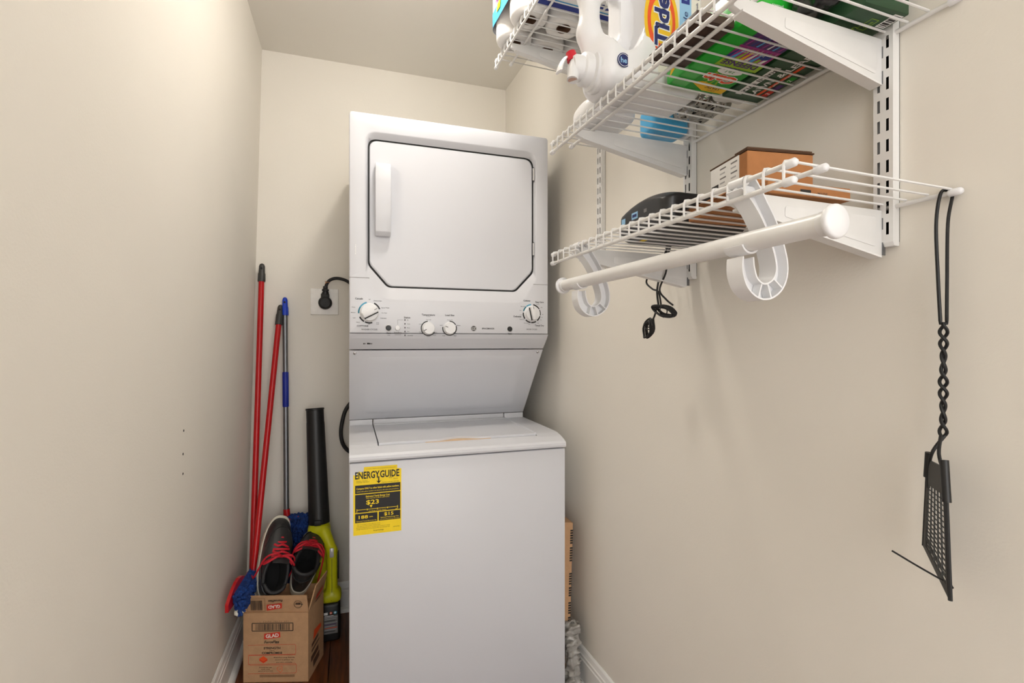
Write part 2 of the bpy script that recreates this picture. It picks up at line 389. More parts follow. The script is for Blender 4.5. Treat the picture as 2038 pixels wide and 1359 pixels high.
# controls
def knobM(x, z, rot=0): return Matrix.Translation((x, YD, z)) @ Matrix.Rotation(PI/2, 4, 'X') @ Matrix.Rotation(rot, 4, 'Z')
def dial(x, z, r, rot, bar, name):
    k = part(name, MB().lathe([(r*1.06, 0.0), (r*1.06, .003), (r, .0045), (r*.985, .014), (r*.93, .0165), (0, .0172)], 40, knobM(x, z)), M_plast, app)
    if bar:
        part('grip_bar', MB().box((-r*.88, -r*.36, .008), (r*.95, r*.36, .030), .004, 2, knobM(x, z, rot)), M_plast, k)
        sd = -1 if rot < 1 else 1
        part('grip_shade', MB().box((-r*.86, sd*r*.34, .010), (r*.86, sd*(r*.36+.0032), .0195), M=knobM(x, z, rot)), M_dark, k)  # thin dark plate standing in for the shade along the grip bar
        part('pointer', MB().box((r*.55, -.0007, .0298), (r*.93, .0007, .0304), M=knobM(x, z, rot)), M_dark, k)
    else:
        part('pointer', MB().box((r*.45, -.0009, .0168), (r*.92, .0009, .0176), M=knobM(x, z, rot)), M_dark, k)
    part('base_flange', MB().lathe([(r*1.04, .0031), (r*1.1, .0006), (r*1.12, .0004)], 40, knobM(x, z)), M_plast, k)  # sloping white plastic flange around the knob base
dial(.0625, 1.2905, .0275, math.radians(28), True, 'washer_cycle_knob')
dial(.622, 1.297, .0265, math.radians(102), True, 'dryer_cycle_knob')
dial(.252, 1.241, .0195, math.radians(205), False, 'temperature_knob')
dial(.324, 1.242, .0195, math.radians(160), False, 'load_size_knob')
for x in (.122, .539):
    b = part('start_button', MB().lathe([(.0085, 0), (.0085, .0035), (.0065, .006), (0, .0066)], 24, knobM(x, 1.241)), M_black, app)
    part('button_ring', MB().lathe([(.0085, 0), (.0105, .001), (.0108, .0015), (.0118, .0)], 24, knobM(x, 1.241)), M_plast, b)
part('rinse_button', MB().lathe([(.0085, 0), (.0085, .0035), (.0065, .006), (0, .0066)], 24, knobM(.151, 1.241)), M_plast, app)
D = Decal(frame((0, YD, 0), (1, 0, 0), (0, 0, 1)))
def ringmarks(x, z, r, segs):
    for a0, a1, col in segs: D.arc(x, z, r*1.13, r*1.30, math.radians(a0), math.radians(a1), col, 0)
ringmarks(.0625, 1.2905, .0275, [(105, 150, 'cyan'), (150, 185, 'teal'), (205, 240, 'black'), (245, 285, 'black'), (20, 65, 'black')])
ringmarks(.622, 1.297, .0265, [(95, 130, 'cyan'), (133, 165, 'teal'), (175, 215, 'black'), (225, 262, 'black'), (266, 300, 'black'), (310, 345, 'black'), (-10, 25, 'black'), (30, 80, 'black')])
ringmarks(.252, 1.241, .0195, [(95, 225, 'black'), (230, 330, 'black')])
ringmarks(.324, 1.242, .0195, [(30, 90, 'black'), (170, 380, 'black')])
for t, u, v, h in (('Casuals', .030, 1.335, .0055), ('Off', .0625, 1.333, .003), ('Drain & Spin', .088, 1.329, .0035), ('Heavy', .0135, 1.307, .003), ('Medium', .0125, 1.29, .003), ('Light', .0155, 1.273, .003),
                   ('Heavy', .027, 1.259, .003), ('Light', .061, 1.254, .003), ('Auto\nSoak', .088, 1.258, .003), ('Delicates', .106, 1.273, .0035), ('Pre-Wash', .109, 1.29, .003), ('Speed Wash', .112, 1.307, .0035),
                   ('COTTONS', .041, 1.247, .0052), ('WASHER CYCLES', .062, 1.236, .0045), ('Start', .123, 1.2245, .005), ('Wash', .123, 1.2175, .0025),
                   ('Extra Rinse', .152, 1.2265, .0038), ('Hold 3 seconds', .152, 1.2195, .0022), ('Status', .182, 1.2765, .006), ('Fill', .184, 1.268, .003), ('Wash', .1865, 1.255, .003), ('Rinse', .1865, 1.2425, .003), ('Spin', .1855, 1.2305, .003), ('Lid locked', .192, 1.217, .003),
                   ('Temperature', .252, 1.2865, .0058), ('Cold Rinse', .252, 1.281, .002), ('Tap Cold', .2525, 1.27, .003), ('Cold', .225, 1.255, .003), ('Cool', .225, 1.229, .003), ('Hot', .2775, 1.228, .003), ('Warm', .272, 1.218, .003), ('Colors', .252, 1.2145, .003),
                   ('Load Size', .3245, 1.2865, .0058), ('Precise Fill', .3245, 1.27, .003), ('Small', .295, 1.252, .003), ('Medium', .3545, 1.252, .003), ('Large', .304, 1.217, .003), ('Super', .344, 1.217, .003),
                   ('SPACEMAKER', .46, 1.242, .0052), ('Start', .5395, 1.2245, .005), ('Cottons', .603, 1.343, .0055), ('Easy Care', .652, 1.339, .0055), ('Delicates', .5675, 1.286, .0055), ('Timed Dry', .6515, 1.2545, .0055), ('DRYER CYCLES', .622, 1.2405, .0042),
                   ('More Dry', .589, 1.322, .003), ('Dry', .579, 1.308, .003), ('Less Dry', .582, 1.292, .0025), ('Damp Dry', .585, 1.276, .003), ('Dewrinkle', .601, 1.263, .003), ('Fluff', .612, 1.2585, .0025), ('Dry', .66, 1.32, .003), ('Damp', .645, 1.331, .003), ('60', .664, 1.295, .003), ('50', .661, 1.284, .003), ('40', .657, 1.275, .003), ('20', .646, 1.263, .003)):
    D.text(t, u, v, h, 'black', 1, .02 if h > .0049 else .006, None if h > .0049 else None)
for k in range(5): D.rect(.1735, 1.2655-k*.0127, .1765, 1.2705-k*.0127, 'black', 1)
D.line([(.151, 1.252), (.151, 1.268), (.170, 1.268)], .0008, 'grey', 1)
D.ell(.408, 1.242, .0095, .0095, 'black', 0); D.arc(.408, 1.242, .0078, .0084, 0, 2*PI, 'white', 1, 30)
D.text('GE', .408, 1.242, .0085, 'white', 2, .0, .0115, shear=.2)
D.build(app)
Dk = Decal(frame((0, YD+.006, 1.2148), (1, 0, 0), (0, -.012, .0155)))
Dk.build(app)
f2 = frame((0, YD+.012, 1.207), (1, 0, 0), (0, -.038, .0355)); D2 = Decal(f2)
for k, (u0, u1, h) in enumerate(((.044, .047, .006), (.0485, .0505, .006), (.056, .062, .0075), (.0625, .067, .0065), (.069, .0715, .006))): D2.rect(u0, -.028, u1, -.028+h, 'black')
D2.build(app, 'mark')
Dm = Decal(frame((0, YD, 0), (1, 0, 0), (0, 0, 1)))
for k in range(6): Dm.rect(.018+.0008*(k % 2), 1.477+k*.0055, .0205, 1.4805+k*.0055, 'white')
Dm.build(app, 'scuff')
# yellow energy label
U0, V0 = .0115, .631; W, H = .137, .198
lab = part('energy_label', MB().prism([(U0, V0), (U0+W, V0-.0), (U0+W, V0+H-.012), (U0+W-.012, V0+H-.010), (U0+W-.012, V0+H), (U0+.03, V0+H), (U0+.028, V0+H-.016), (U0+.015, V0+H-.012), (U0+.008, V0+H-.024), (U0, V0+H-.021)], YW+.0034, YW+.004, 'y'), pm('yellow'), app, label='yellow energy label with torn top corners')
D = Decal(frame((U0, YW+.0034, V0), (1, 0, 0), (0, 0, 1)))
D.text('ENERGY', .0395, .1745, .020, 'black', 1, .026, .069); D.text('GUIDE', .103, .1745, .020, 'black', 1, .026, .056)
D.line([(.0715, .168), (.0715, .150)], .0035, 'black', 2); D.poly([(.064, .156), (.0715, .1475), (.079, .156), (.0715, .153)], 'black', 2)
D.text('U.S. Government   Federal law prohibits removal of this label before consumer purchase.', .078, .192, .0022, 'black', 1, 0, .085)
D.text('Clothes Washer\nCapacity: Standard', .026, .158, .0026, 'black', 1, 0, .036)
D.text('Model', .105, .161, .0026, 'black', 1); D.text('Capacity', .12, .158, .0026, 'black', 1); D.text('Capacity (volume): cubic feet', .105, .1495, .0026, 'black', 1, 0, .05)
D.rect(.005, .121, .134, .1455, 'black'); D.text('Compare ONLY to other labels with yellow numbers.', .0695, .136, .0052, 'yellow', 2, .02, .122)
D.text('Labels with yellow numbers are based on the same test procedures.', .0695, .1275, .0034, 'yellow', 2, 0, .12)
D.rect(.005, .0655, .134, .1185, 'black'); D.text('Estimated Yearly Energy Cost', .069, .112, .0052, 'yellow', 2, .02, .068); D.text('(when used with an electric water heater)', .069, .1062, .0032, 'yellow', 2, 0, .066)
D.text('$23', .054, .0945, .0125, 'yellow', 2, .015, .036); D.poly([(.0455, .0855), (.054, .0855), (.0498, .0775)], 'yellow', 2)
D.line([(.010, .074), (.126, .074)], .0013, 'yellow', 2)
for u, h in ((.010, .005), (.039, .0035), (.068, .003), (.097, .003), (.126, .005)): D.rect(u-.0008, .074-h, u+.0008, .074+h*.6, 'yellow', 2)
D.text('$11', .010, .0675, .003, 'yellow', 2); D.text('$44', .123, .0675, .003, 'yellow', 2); D.text('Cost Range of Similar Models', .068, .0685, .0028, 'yellow', 2, 0, .05)
D.rect(.005, .0365, .068, .063, 'black'); D.rect(.0715, .0365, .134, .063, 'black')
D.text('188', .028, .0525, .0095, 'yellow', 2, .015, .026); D.text('kWh', .05, .0515, .0035, 'yellow', 2, .01); D.text('Estimated Yearly Electricity Use', .037, .041, .0034, 'yellow', 2, 0, .056)
D.text('$15', .1005, .0555, .0095, 'yellow', 2, .015, .027); D.text('Estimated Yearly Energy Cost', .103, .0458, .0034, 'yellow', 2, .01, .052); D.text('(when used with a natural gas water heater)', .103, .0405, .0026, 'yellow', 2, 0, .056)
for k, t in enumerate(('Your cost will depend on your utility rates and use.', 'Cost range based only on standard capacity models.', 'Estimated energy cost based on six wash loads a week and a national', 'average electricity cost of 12 cents per kWh and natural gas cost.')):
    D.text(t, .043 if k < 2 else .056, .031-k*.0046, .0024, 'black', 1, 0, .066 if k < 2 else .095)
D.text('ftc.gov/energy', .071, .010, .0036, 'black', 1); D.text('234D1234P001', .122, .0145, .0022, 'black', 1)
D.build(lab)
# hose loop and power cord
single('drain_cord', MB().tube(spline([(.03, 2.297, .955), (-.012, 2.287, .90), (-.028, 2.28, .85), (-.034, 2.278, .80), (-.028, 2.28, .755), (-.008, 2.288, .72), (.03, 2.297, .69)]), .0085, 12), M_rubber, 'black hose looping out behind the left edge of the washer', 'hose')
# ================================================================== OUTLET AND PLUG
OX, OZ = -.1027, 1.3724
plate = thing('outlet_plate', 'square off-white outlet plate on the back wall', 'outlet', (OX, YB, OZ))
part('cover_plate', MB().box((-.0575, -.007, -.0575), (.0575, 0, .0575), .003), mat('plate_white', (246, 244, 240), .4), plate, True)
part('socket_face', MB().lathe([(.026, .0), (.026, .0085), (.024, .0095), (0, .0095)], 32, Matrix.Translation((0, 0, -.010)) @ Matrix.Rotation(PI/2, 4, 'X')), mat('plate_white2', (236, 232, 224), .4), plate, True)
plug = thing('power_plug', 'black round power plug and thick cord in the wall outlet', 'plug', (OX+.003, YB-.010, OZ))
Mp = Matrix.Rotation(PI/2, 4, 'X')
part('plug_body', MB().lathe([(.0285, 0), (.0285, .016), (.025, .024), (.021, .0265), (.018, .0255), (0, .0262)], 36, Matrix.Translation((0, 0, -.006)) @ Mp).box((-.0175, -.022, .006), (.0175, 0, .036), .006), M_rubber, plug, True)
part('strain_relief', MB().lathe([(.0145, .030), (.0145, .040), (.0115, .041), (.0115, .045), (.0145, .046), (.0145, .052), (.010, .056), (.0095, .066)], 20, Matrix.Translation((.001, -.013, 0))), M_black, plug, True)
part('cord', MB().tube(spline([(.002, -.013, .05), (.005, -.014, .072), (.018, -.016, .092), (.042, -.017, .102), (.072, -.017, .099), (.10, -.014, .086), (.135, -.012, .05)]), .0068, 12), M_rubber, plug, True)
part('copper_tie', MB().tube(spline([(.0, -.022, .076), (.008, -.025, .083), (.016, -.020, .083), (.012, -.012, .088), (.004, -.012, .082)], 6), .0016, 6).tube([(.004, -.022, .08), (.0, -.026, .088)], .0012, 6), mat('copper', (214, 150, 104), .3, .8), plug, True)

# ================================================================== WALL SHELVING (local frame: x from the wall, y along it)
SH0 = (.8243, 0, 0)
def toW(x, y, z): return Matrix.Translation(SH0) @ Matrix.Rotation(RW, 4, 'Z') @ Vector((x, y, z))
def standard(y, z0, z1, label):
    t = thing('shelf_standard', label, 'shelf upright', tuple(toW(0, y, z0)), RW, 'slotted wall uprights')
    h = z1-z0; mb = MB(); hw = .0145; dx = -.0155; cols = [-hw, -.0085, -.0045, .0045, .0085, hw]
    zs = [.0]; z = .012
    while z+.019 < h: zs += [z, z+.019]; z += .032
    zs.append(h); V = []; Fc = []
    for zz in zs:
        for c in cols: V.append((dx, c, zz))
    for i in range(len(zs)-1):
        for k in range(5):
            if i % 2 == 1 and k in (1, 3): continue
            a = i*6+k; Fc.append((a, a+1, a+7, a+6))
    mb.add(V, Fc)
    for s in (-1, 1):
        mb.add([(dx, s*hw, 0), (-.001, s*hw, 0), (-.001, s*hw, h), (dx, s*hw, h)], [(0, 1, 2, 3)])
        mb.add([(dx+.0012, s*(hw-.0012), 0), (-.001, s*(hw-.0012), 0), (-.001, s*(hw-.0012), h), (dx+.0012, s*(hw-.0012), h)], [(0, 1, 2, 3)])
    part('channel', mb, M_epoxy, t, True, recalc=False)
    part('back_strip', MB().box((-.0012, -hw, 0), (-.0002, hw, h)), M_dark, t, True)
    part('end_tip', MB().prism([(dx, .0), (-.001, .0), (-.001, -.006), (dx+.003, -.006)], -hw, hw, 'y'), M_epoxy, t, True)
    return t
standard(1.403, 1.335, 2.30, 'white slotted upright on the right wall nearest the dryer')
standard(.991, 1.352, 2.30, 'middle white slotted upright behind the hanging black cords')
standard(.5466, 1.350, 2.30, 'white slotted upright on the right wall nearest the fly swatter')
def wire_mesh(dep):
    pts = [(-.008, 0, .0052), (-dep+.012, 0, .0052), (-dep+.003, 0, .0052), (-dep-.003, 0, .0040), (-dep-.0052, 0, -.001), (-dep-.0052, 0, -.010), (-dep-.0050, 0, -.0205)]
    return mesh_of(MB().tube(pts, .0018, 6), 'wire', M_epoxy)
WIRE = wire_mesh(.318)
def shelf(y0, y1, z, label, z_off=-.0069):
    t = thing('wire_shelf', label, 'shelf', tuple(toW(0, y0, z)), RW, 'white ventilated wire shelves'); n = int(round((y1-y0)/.0279))
    Lh = y1-y0
    for k in range(n):
        o = link('wire', WIRE, t); o.location = (0, .010+k*(Lh-.02)/(n-1), z_off)
    zz = z_off
    for nm, x, dz in (('back_rail', -.008, 0), ('front_rail', -.318, 0), ('lip_rail', -.3195, -.021), ('support_rail', -.268, 0.0)):
        r = part(nm, MB().tube([(x, 0, zz+dz), (x, Lh, zz+dz)], .0034, 10), M_epoxy, t, True)
        for y in (0, Lh):
            s = 1 if y == 0 else -1
            part('end_cap', MB().lathe([(0, -.004), (.003, -.0035), (.0052, -.001), (.0054, .010), (.0050, .0125), (.0034, .013)], 14, Matrix.Translation((x, y, zz+dz)) @ Matrix.Rotation(-s*PI/2, 4, 'X')), M_plast, r, True)
    return t
SZT, SZU, SZM = 2.101, 1.678, 1.4115
shelf(.93, 1.530, SZT, 'top wire shelf carrying the pack of paper rolls')
shelf(.451, 1.107, SZU, 'middle wire shelf carrying the white detergent jug and bag boxes')
shelf(.451, 1.104, SZM, 'lowest wire shelf carrying cardboard boxes above the closet rod')
def bracket(y, z, label):
    t = thing('shelf_bracket', label, 'bracket', tuple(toW(0, y+.0065, z)), RW, 'white sheet metal shelf brackets')
    zt = -.0105
    o = [(-.0158, zt), (-.262, zt), (-.270, zt-.004), (-.312, zt-.004), (-.312, zt-.018), (-.30, zt-.022), (-.03, zt-.070), (-.0158, zt-.072)]
    part('web', MB().prism(o, -.0055, .0055, 'y', .0012), M_epoxy, t, True)
    part('lower_flange', MB().prism([(-.30, zt-.022), (-.022, zt-.0715), (-.022, zt-.0745), (-.30, zt-.025)], -.009, .009, 'y'), M_epoxy, t, True)
    part('raised_field', MB().prism(rpoly([(-.03, zt-.012, .006), (-.22, zt-.012, .006), (-.22, zt-.028, .004), (-.03, zt-.058, .006)], 4), -.0066, -.0054, 'y', .0006), M_epoxy, t, True)
    for a, b in ((.07, .05), (.03, .012)): part('hook_tab', MB().box((-.016, -.0066, zt-a), (-.010, -.0050, zt-b)), M_steel, t, True)
    return t
bracket(1.403, SZT, 'white bracket under the paper rolls on the upright nearest the dryer')
bracket(.991, SZT, 'white bracket under the near end of the top wire shelf')
bracket(.991, SZU, 'white bracket under the far end of the detergent shelf')
bracket(.5466, SZU, 'large near bracket under the green bag boxes')
bracket(.991, SZM, 'white bracket of the lowest shelf above the hanging black cords')
bracket(.5466, SZM, 'white bracket of the lowest shelf behind the round rod end')
# closet rod and its hooks
def rod_hook(y, label):
    t = thing('rod_hook', label, 'hook', tuple(toW(0, y, SZM)), RW, 'white curved closet rod hooks')
    c = spline([(-.316, 0, -.008), (-.298, 0, -.028), (-.276, 0, -.060), (-.2605, 0, -.096), (-.2565, 0, -.119), (-.263, 0, -.137), (-.278, 0, -.1475), (-.294, 0, -.148), (-.308, 0, -.138), (-.3145, 0, -.121), (-.3150, 0, -.105)], 6)
    N = len(c); inn, outp = [], []
    for i, p in enumerate(c):
        tg = (c[min(i+1, N-1)]-c[max(i-1, 0)]).normalized(); nr = Vector((tg.z, 0, -tg.x)); h = .0112 if i > 8 else .0145-.0033*i/8
        if i > N-8: h = .0112-.002*(i-(N-8))/8
        outp.append(p-nr*h); inn.append(p+nr*h)
    def strip(P, Q, y0, y1):
        L = [[(a.x, y0, a.z), (a.x, y1, a.z), (b.x, y1, b.z), (b.x, y0, b.z)] for a, b in zip(P, Q)]
        return L
    e = .0022; hw = .0135
    o2 = [a+(b-a).normalized()*e for a, b in zip(outp, inn)]; i2 = [b+(a-b).normalized()*e for a, b in zip(outp, inn)]
    part('outer_wall', MB().loops(strip(outp, o2, -hw, hw), True, True), M_plast, t, True)
    part('inner_wall', MB().loops(strip(inn, i2, -hw, hw), True, True), M_plast, t, True)
    part('web', MB().loops(strip(o2, i2, .001, .004), True, True), M_plast, t, True)
    for k in (30, 36, 42):
        a, b = o2[k], i2[k]; dr = (b-a).normalized().cross(Vector((0, 1, 0)))*.001
        part('rib', MB().loops([[(a+dr).to_tuple(), (b+dr).to_tuple(), (b-dr).to_tuple(), (a-dr).to_tuple()], [(a+dr+Vector((0, -hw+.001, 0))).to_tuple(), (b+dr+Vector((0, -hw+.001, 0))).to_tuple(), (b-dr+Vector((0, -hw+.001, 0))).to_tuple(), (a-dr+Vector((0, -hw+.001, 0))).to_tuple()]], True, True, smooth=False), M_plast, t, True)
    Cc = Vector((-.3135, 0, -.0855)); L = []
    for k in range(15):
        a = math.radians(200+k*150/14); d_ = Vector((math.cos(a), 0, math.sin(a)))
        L.append([tuple(Cc+d_*r+Vector((0, yy, 0))) for r, yy in ((.0134, -.016), (.0162, -.016), (.0162, .016), (.0134, .016))])
    part('cradle', MB().loops(L, True, True), M_plast, t, True)
    part('shelf_clip', MB().tube([(-.318, -.012, -.0069), (-.318, .012, -.0069)], .0062, 14).box((-.312, -.006, -.022), (-.288, .006, -.010), .002), M_plast, t, True)
    return t
rod_hook(.5466-.013, 'white curved rod hook next to the round rod end')
rod_hook(.991-.012, 'white curved rod hook nearest the dryer')
rod = thing('closet_rod', 'white round closet rod hung below the lowest wire shelf', 'rod', tuple(toW(-.3135, .407, SZM-.0855)), RW)
part('tube', MB().tube([(0, 0, 0), (-.0, .65, 0)], .0128, 28), M_epoxy, rod, True)
for y, s in ((0, 1), (.65, -1)):
    part('end_disc', MB().lathe([(0, -.006), (.016, -.006), (.0185, -.004), (.019, -.001), (.0185, .001), (.014, .002), (.0138, .012)], 36, Matrix.Translation((0, y, 0)) @ Matrix.Rotation(-s*PI/2, 4, 'X')), M_plast, rod, True)
# ================================================================== TOP SHELF GOODS
ZT, ZU, ZM = SZT+.0003, SZU+.0003, SZM+.0003
M_paper = mat('tissue_paper', (240, 238, 236), .9, var=.015, bump=.15, bscale=120); M_core = mat('roll_core', (104, 76, 58), .9, var=.15)
rl = thing('paper_roll', 'white paper roll', 'paper roll', (0, 0, ZT), 0, 'paper rolls standing on the top shelf')
part('paper', MB().lathe([(.0205, .004), (.024, .001), (.046, .0), (.051, .004), (.0535, .012), (.054, .05), (.054, .255), (.050, .262), (.0205, .262), (.0205, .004)], 36, caps=False), M_paper, rl, True)
part('core', MB().lathe([(.0190, .03), (.0203, .002), (.0203, .26), (.0190, .26), (.0190, .03)], 24, caps=False).lathe([(0, .02), (.0190, .02)], 24, caps=False), M_core, rl, True)
names = ['white paper roll at the room side of the shelf, next to the near pack', 'middle paper roll of the row beside the white carton', 'paper roll against the wall beside the white carton',
         'far front paper roll over the tip of the top shelf', 'middle paper roll of the row farthest from the carton', 'paper roll against the wall in the row farthest from the carton']
for i, (x, y) in enumerate(((.482, 1.305), (.591, 1.311), (.700, 1.318), (.476, 1.42), (.585, 1.427), (.694, 1.434))):
    o = rl if i == 0 else copy_tree(rl)
    o.location = (x, y, ZT); o['label'] = names[i]
wrap = thing('roll_wrapper', 'white and blue printed plastic wrapper around the paper rolls', 'wrapper', (.588, 1.37, ZT+.05), math.radians(3.3))
wl_ = rpoly([(-.1685, -.1155, .05), (.1685, -.1155, .05), (.1685, .1155, .05), (-.1685, .1155, .05)], 8)
part('sleeve', MB().loops([[(x, y, 0) for x, y in wl_], [(x*1.004, y*1.004, .1) for x, y in wl_], [(x, y, .218) for x, y in wl_], [(x*.85, y*.8, .226) for x, y in wl_]], False, True), mat('wrap_white', (240, 240, 244), .3, var=.01), wrap, True)
part('blue_band', MB().loops([[(x*1.005, y*1.005, .0) for x, y in wl_], [(x*1.009, y*1.009, .042) for x, y in wl_]]), mat('wrap_blue', (72, 178, 232), .3), wrap, True, recalc=True)
D = Decal(WM[wrap.name] @ frame((-.1704, 0, 0), (0, -1, 0), (0, 0, 1)))
D.poly([(-.06, .052), (-.02, .052), (.02, .07), (.03, .15), (.015, .15), (.0, .075)], 'magenta', 3); D.poly([(-.04, .02), (-.01, .02), (.0, .045), (-.03, .04)], 'yellow', 5)
D.text('12', -.02, .03, .012, 'black', 6); D.build(wrap)
ct = thing('white_carton', 'white carton with a blue stripe beside the paper rolls', 'carton', (.60, 1.14, ZT), RW)
part('carton_body', MB().box((-.125, -.085, 0), (.14, .10, .19), .002), mat('carton_white', (236, 235, 236), .5), ct, True)
D = Decal(WM[ct.name] @ frame((0, 0, 0), (1, 0, 0), (0, -1, 0)))
D.rect(-.125, -.092, .14, -.072, 'blue'); D.rect(-.125, -.070, .14, -.064, 'sky')
D.rect(-.11, -.05, -.03, -.02, 'white', 0); D.line([(-.10, -.035), (-.095, -.025), (-.085, -.04), (-.08, -.028), (-.07, -.04), (-.062, -.027), (-.055, -.04), (-.046, -.028)], .002, 'red', 2)
for k in range(4): D.poly([(.02+k*.022, -.055), (.036+k*.022, -.053), (.032+k*.022, -.035), (.024+k*.022, -.038)], 'blue', 1)
D.build(ct)

# ================================================================== DETERGENT SHELF GOODS
M_jug = mat('jug_white', (236, 236, 238), .3, var=.008, coat=.2)
jug = thing('detergent_jug', 'white detergent jug lying on its side with tap spout over the shelf edge', 'jug', (.58, .86, ZU))
jz = ZU
def jf(X, Y, Z):
    Zr = Z-jz
    body = rbox(X, Y, Z, (.505, .802, jz+.001), (.668, .925, jz+.262), .022)
    lobe = rbox(X, Y, Z, (.445, .808, jz+.001), (.56, .919, jz+.10), .032)
    b = smin(body, lobe, .03)
    arch = smin(smin(capsule(X, Y, Z, (.465, .862, jz+.072), (.443, .862, jz+.115), .028, .021), capsule(X, Y, Z, (.443, .862, jz+.115), (.444, .862, jz+.20), .020), .02), capsule(X, Y, Z, (.444, .862, jz+.20), (.54, .862, jz+.25), .024), .02)
    b = smin(b, arch, .025)
    q = np.sqrt(((X-.497)/.038)**2+((Z-jz-.150)/.085)**2)   # dished hand hold
    dent = (q-1)*.04
    web = np.abs(Y-.876)-.026+np.where(X < .460, .05, 0)+((Z-jz-.15)/.09)**2*.008
    b2 = np.maximum(b, -np.maximum(dent, -(np.maximum(web, -1))))
    return np.maximum(b2, (jz+.0006)-Z)
part('jug_body', sdf(jf, (.39, .78, jz-.006), (.79, .945, jz+.275), .0042), M_jug, jug)
cM = Matrix.Translation((.462, .860, jz+.044)) @ Matrix.Rotation(-PI/2, 4, 'Y') @ Matrix.Rotation(0, 4, 'Z')
part('collar', MB().lathe([(.036, -.01), (.0405, .004), (.0405, .010), (.037, .013), (.037, .018), (.030, .021)], 44, cM), M_plast, jug)
cap = part('tap_cap', MB().lathe([(.030, .020), (.0305, .034), (.0285, .037), (.024, .039), (.0235, .052), (.019, .058), (0, .059)], 40, cM), M_plast, jug)
part('spout', MB().tube([(.413, .858, jz+.050), (.406, .853, jz+.035), (.402, .850, jz+.014)], [.013, .0115, .0108], 18), M_plast, cap)
part('spout_mouth', MB().lathe([(0, 0), (.0088, 0)], 18, caps=False, M=frame((.4018, .8498, jz+.0135), (1, 0, 0), (0, -1, 0))), mat('spout_inner', (206, 170, 154), .6), cap)
part('push_button', MB().tube([(.408, .862, jz+.058), (.404, .863, jz+.074)], [.011, .0095], 18), mat('button_red', (200, 22, 44), .35), cap)
part('finger_tab', MB().tube(spline([(.395, .87, jz+.064), (.386, .868, jz+.05), (.381, .866, jz+.034)], 4), [.010]*9, 10, flat=.3), M_plast, cap)
D = Decal(frame((.505, .8005, jz), (0, 0, 1), (-1, 0, 0)))   # label reads upward: u up the jug, v towards the cap
D.rect(.030, -.148, .235, -.026, 'cream', 0)
D.rect(.014, -.127, .245, -.100, 'lblue', 1)
D.ell(.128, -.059, .074, .038, 'gold', 2, 0); D.ell(.128, -.059, .062, .031, 'orange', 3); D.ell(.128, -.059, .044, .024, 'gold', 4)
D.text('Tide', .1285, -.059, .031, 'white', 5, .075, .104, 0, .1); D.text('Tide', .1285, -.059, .031, 'navy', 6, .035, .100, 0, .1)
D.text('free & gentle', .095, -.1135, .011, 'navy', 3, 0, .125, 0, .2); D.text('100', .195, -.140, .010, 'navy', 3, .03); D.text('loads', .172, -.140, .005, 'navy', 3)
D.rect(.172, -.123, .196, -.104, 'blue', 2); D.rect(.202, -.123, .228, -.104, 'blue', 2); D.text('HE', .184, -.1135, .007, 'lblue', 4)
for k in range(2): D.rect(.06, -.1345-k*.006, .13, -.1325-k*.006, 'grey', 2)
D.build(jug)
D = Decal(frame((.486, .8058, jz+.043), (1, 0, 0), (0, 0, 1))); D.ell(0, 0, .0135, .0135, 'navy', 0); D.arc(0, 0, .0108, .0116, 0, 2*PI, 'white', 1, 30); D.text('he', 0, 0, .010, 'lblue', 1, .02); D.build(jug, 'badge')
def wf(X, Y, Z): return np.maximum(smin(rbox(X, Y, Z, (.486, .945, ZU+.0006), (.61, 1.045, ZU+.055), .026), capsule(X, Y, Z, (.52, 1.0, ZU+.04), (.57, 1.0, ZU+.045), .02), .02), ZU+.0006-Z)
single('white_bottle', sdf(wf, (.44, .93, ZU-.006), (.66, 1.06, ZU+.10), .005), M_jug, 'small white bottle lying beyond the tap of the detergent jug', 'bottle')
bb = thing('brown_box', 'dark brown box at the shelf front beside the jug label', 'box', (.50, .65, ZU))
part('box_body', MB().box((.492, .610, ZU), (.562, .735, ZU+.014), .002), mat('brown_print', (66, 46, 36), .5), bb)
# green fabric softener sheets box: printed underside seen from below
gn = thing('dryer_sheet_pack', 'bright green laundry pack with orange and purple lettering underneath', 'laundry pack', (.60, .69, ZU), 0)
gb = part('pack_body', MB().prism([(.595, ZU), (.790, ZU), (.790, ZU+.036), (.70, ZU+.045), (.64, ZU+.088), (.595, ZU+.092)], .567, .690, 'x', .005), mat('gain_green', (40, 176, 52), .3, var=.06, vscale=12), gn)
D = Decal(frame((.69, .595, ZU), (-1, 0, 0), (0, 1, 0)))   # from below: u towards the room, v away from the camera
D.rect(.004, .004, .088, .186, 'green', 0)
D.rect(.004, .006, .086, .045, 'purple', 1)
for k in range(7): D.poly([(.006+k*.011, .010), (.016+k*.011, .043), (.012+k*.011, .043)], ['magenta', 'sky', 'white', 'magenta', 'sky', 'blue', 'magenta'][k], 2)
D.text('freshness', .045, .028, .006, 'white', 3); D.rect(.004, .045, .088, .095, 'magenta', 1)
for k in range(8): D.poly([(.008+k*.010, .047), (.020+k*.010, .080), (.012+k*.010, .082)], ['white', 'lime', 'sky', 'white', 'gold', 'lime', 'sky', 'blue'][k], 2)
D.ell(.02, .062, .011, .008, 'blue', 3); D.text('long lasting scent', .05, .060, .005, 'white', 4)
D.poly([(.0, .083), (.088, .078), (.09, .104), (.0, .106)], 'lime', 2); D.text('DEFENSE', .047, .092, .0125, 'purple', 4, .03, .074)
D.text('ODOR', .05, .108, .008, 'purple', 4, .03); D.ell(.045, .117, .026, .009, 'white', 2); D.text('2 in 1', .045, .117, .006, 'green', 4, .02)
for k in range(14):
    a = 2*PI*k/14; D.poly([(.048, .136), (.048+.03*math.cos(a), .14+.022*math.sin(a)), (.048+.03*math.cos(a+.15), .14+.022*math.sin(a+.15))], 'lime', 1)
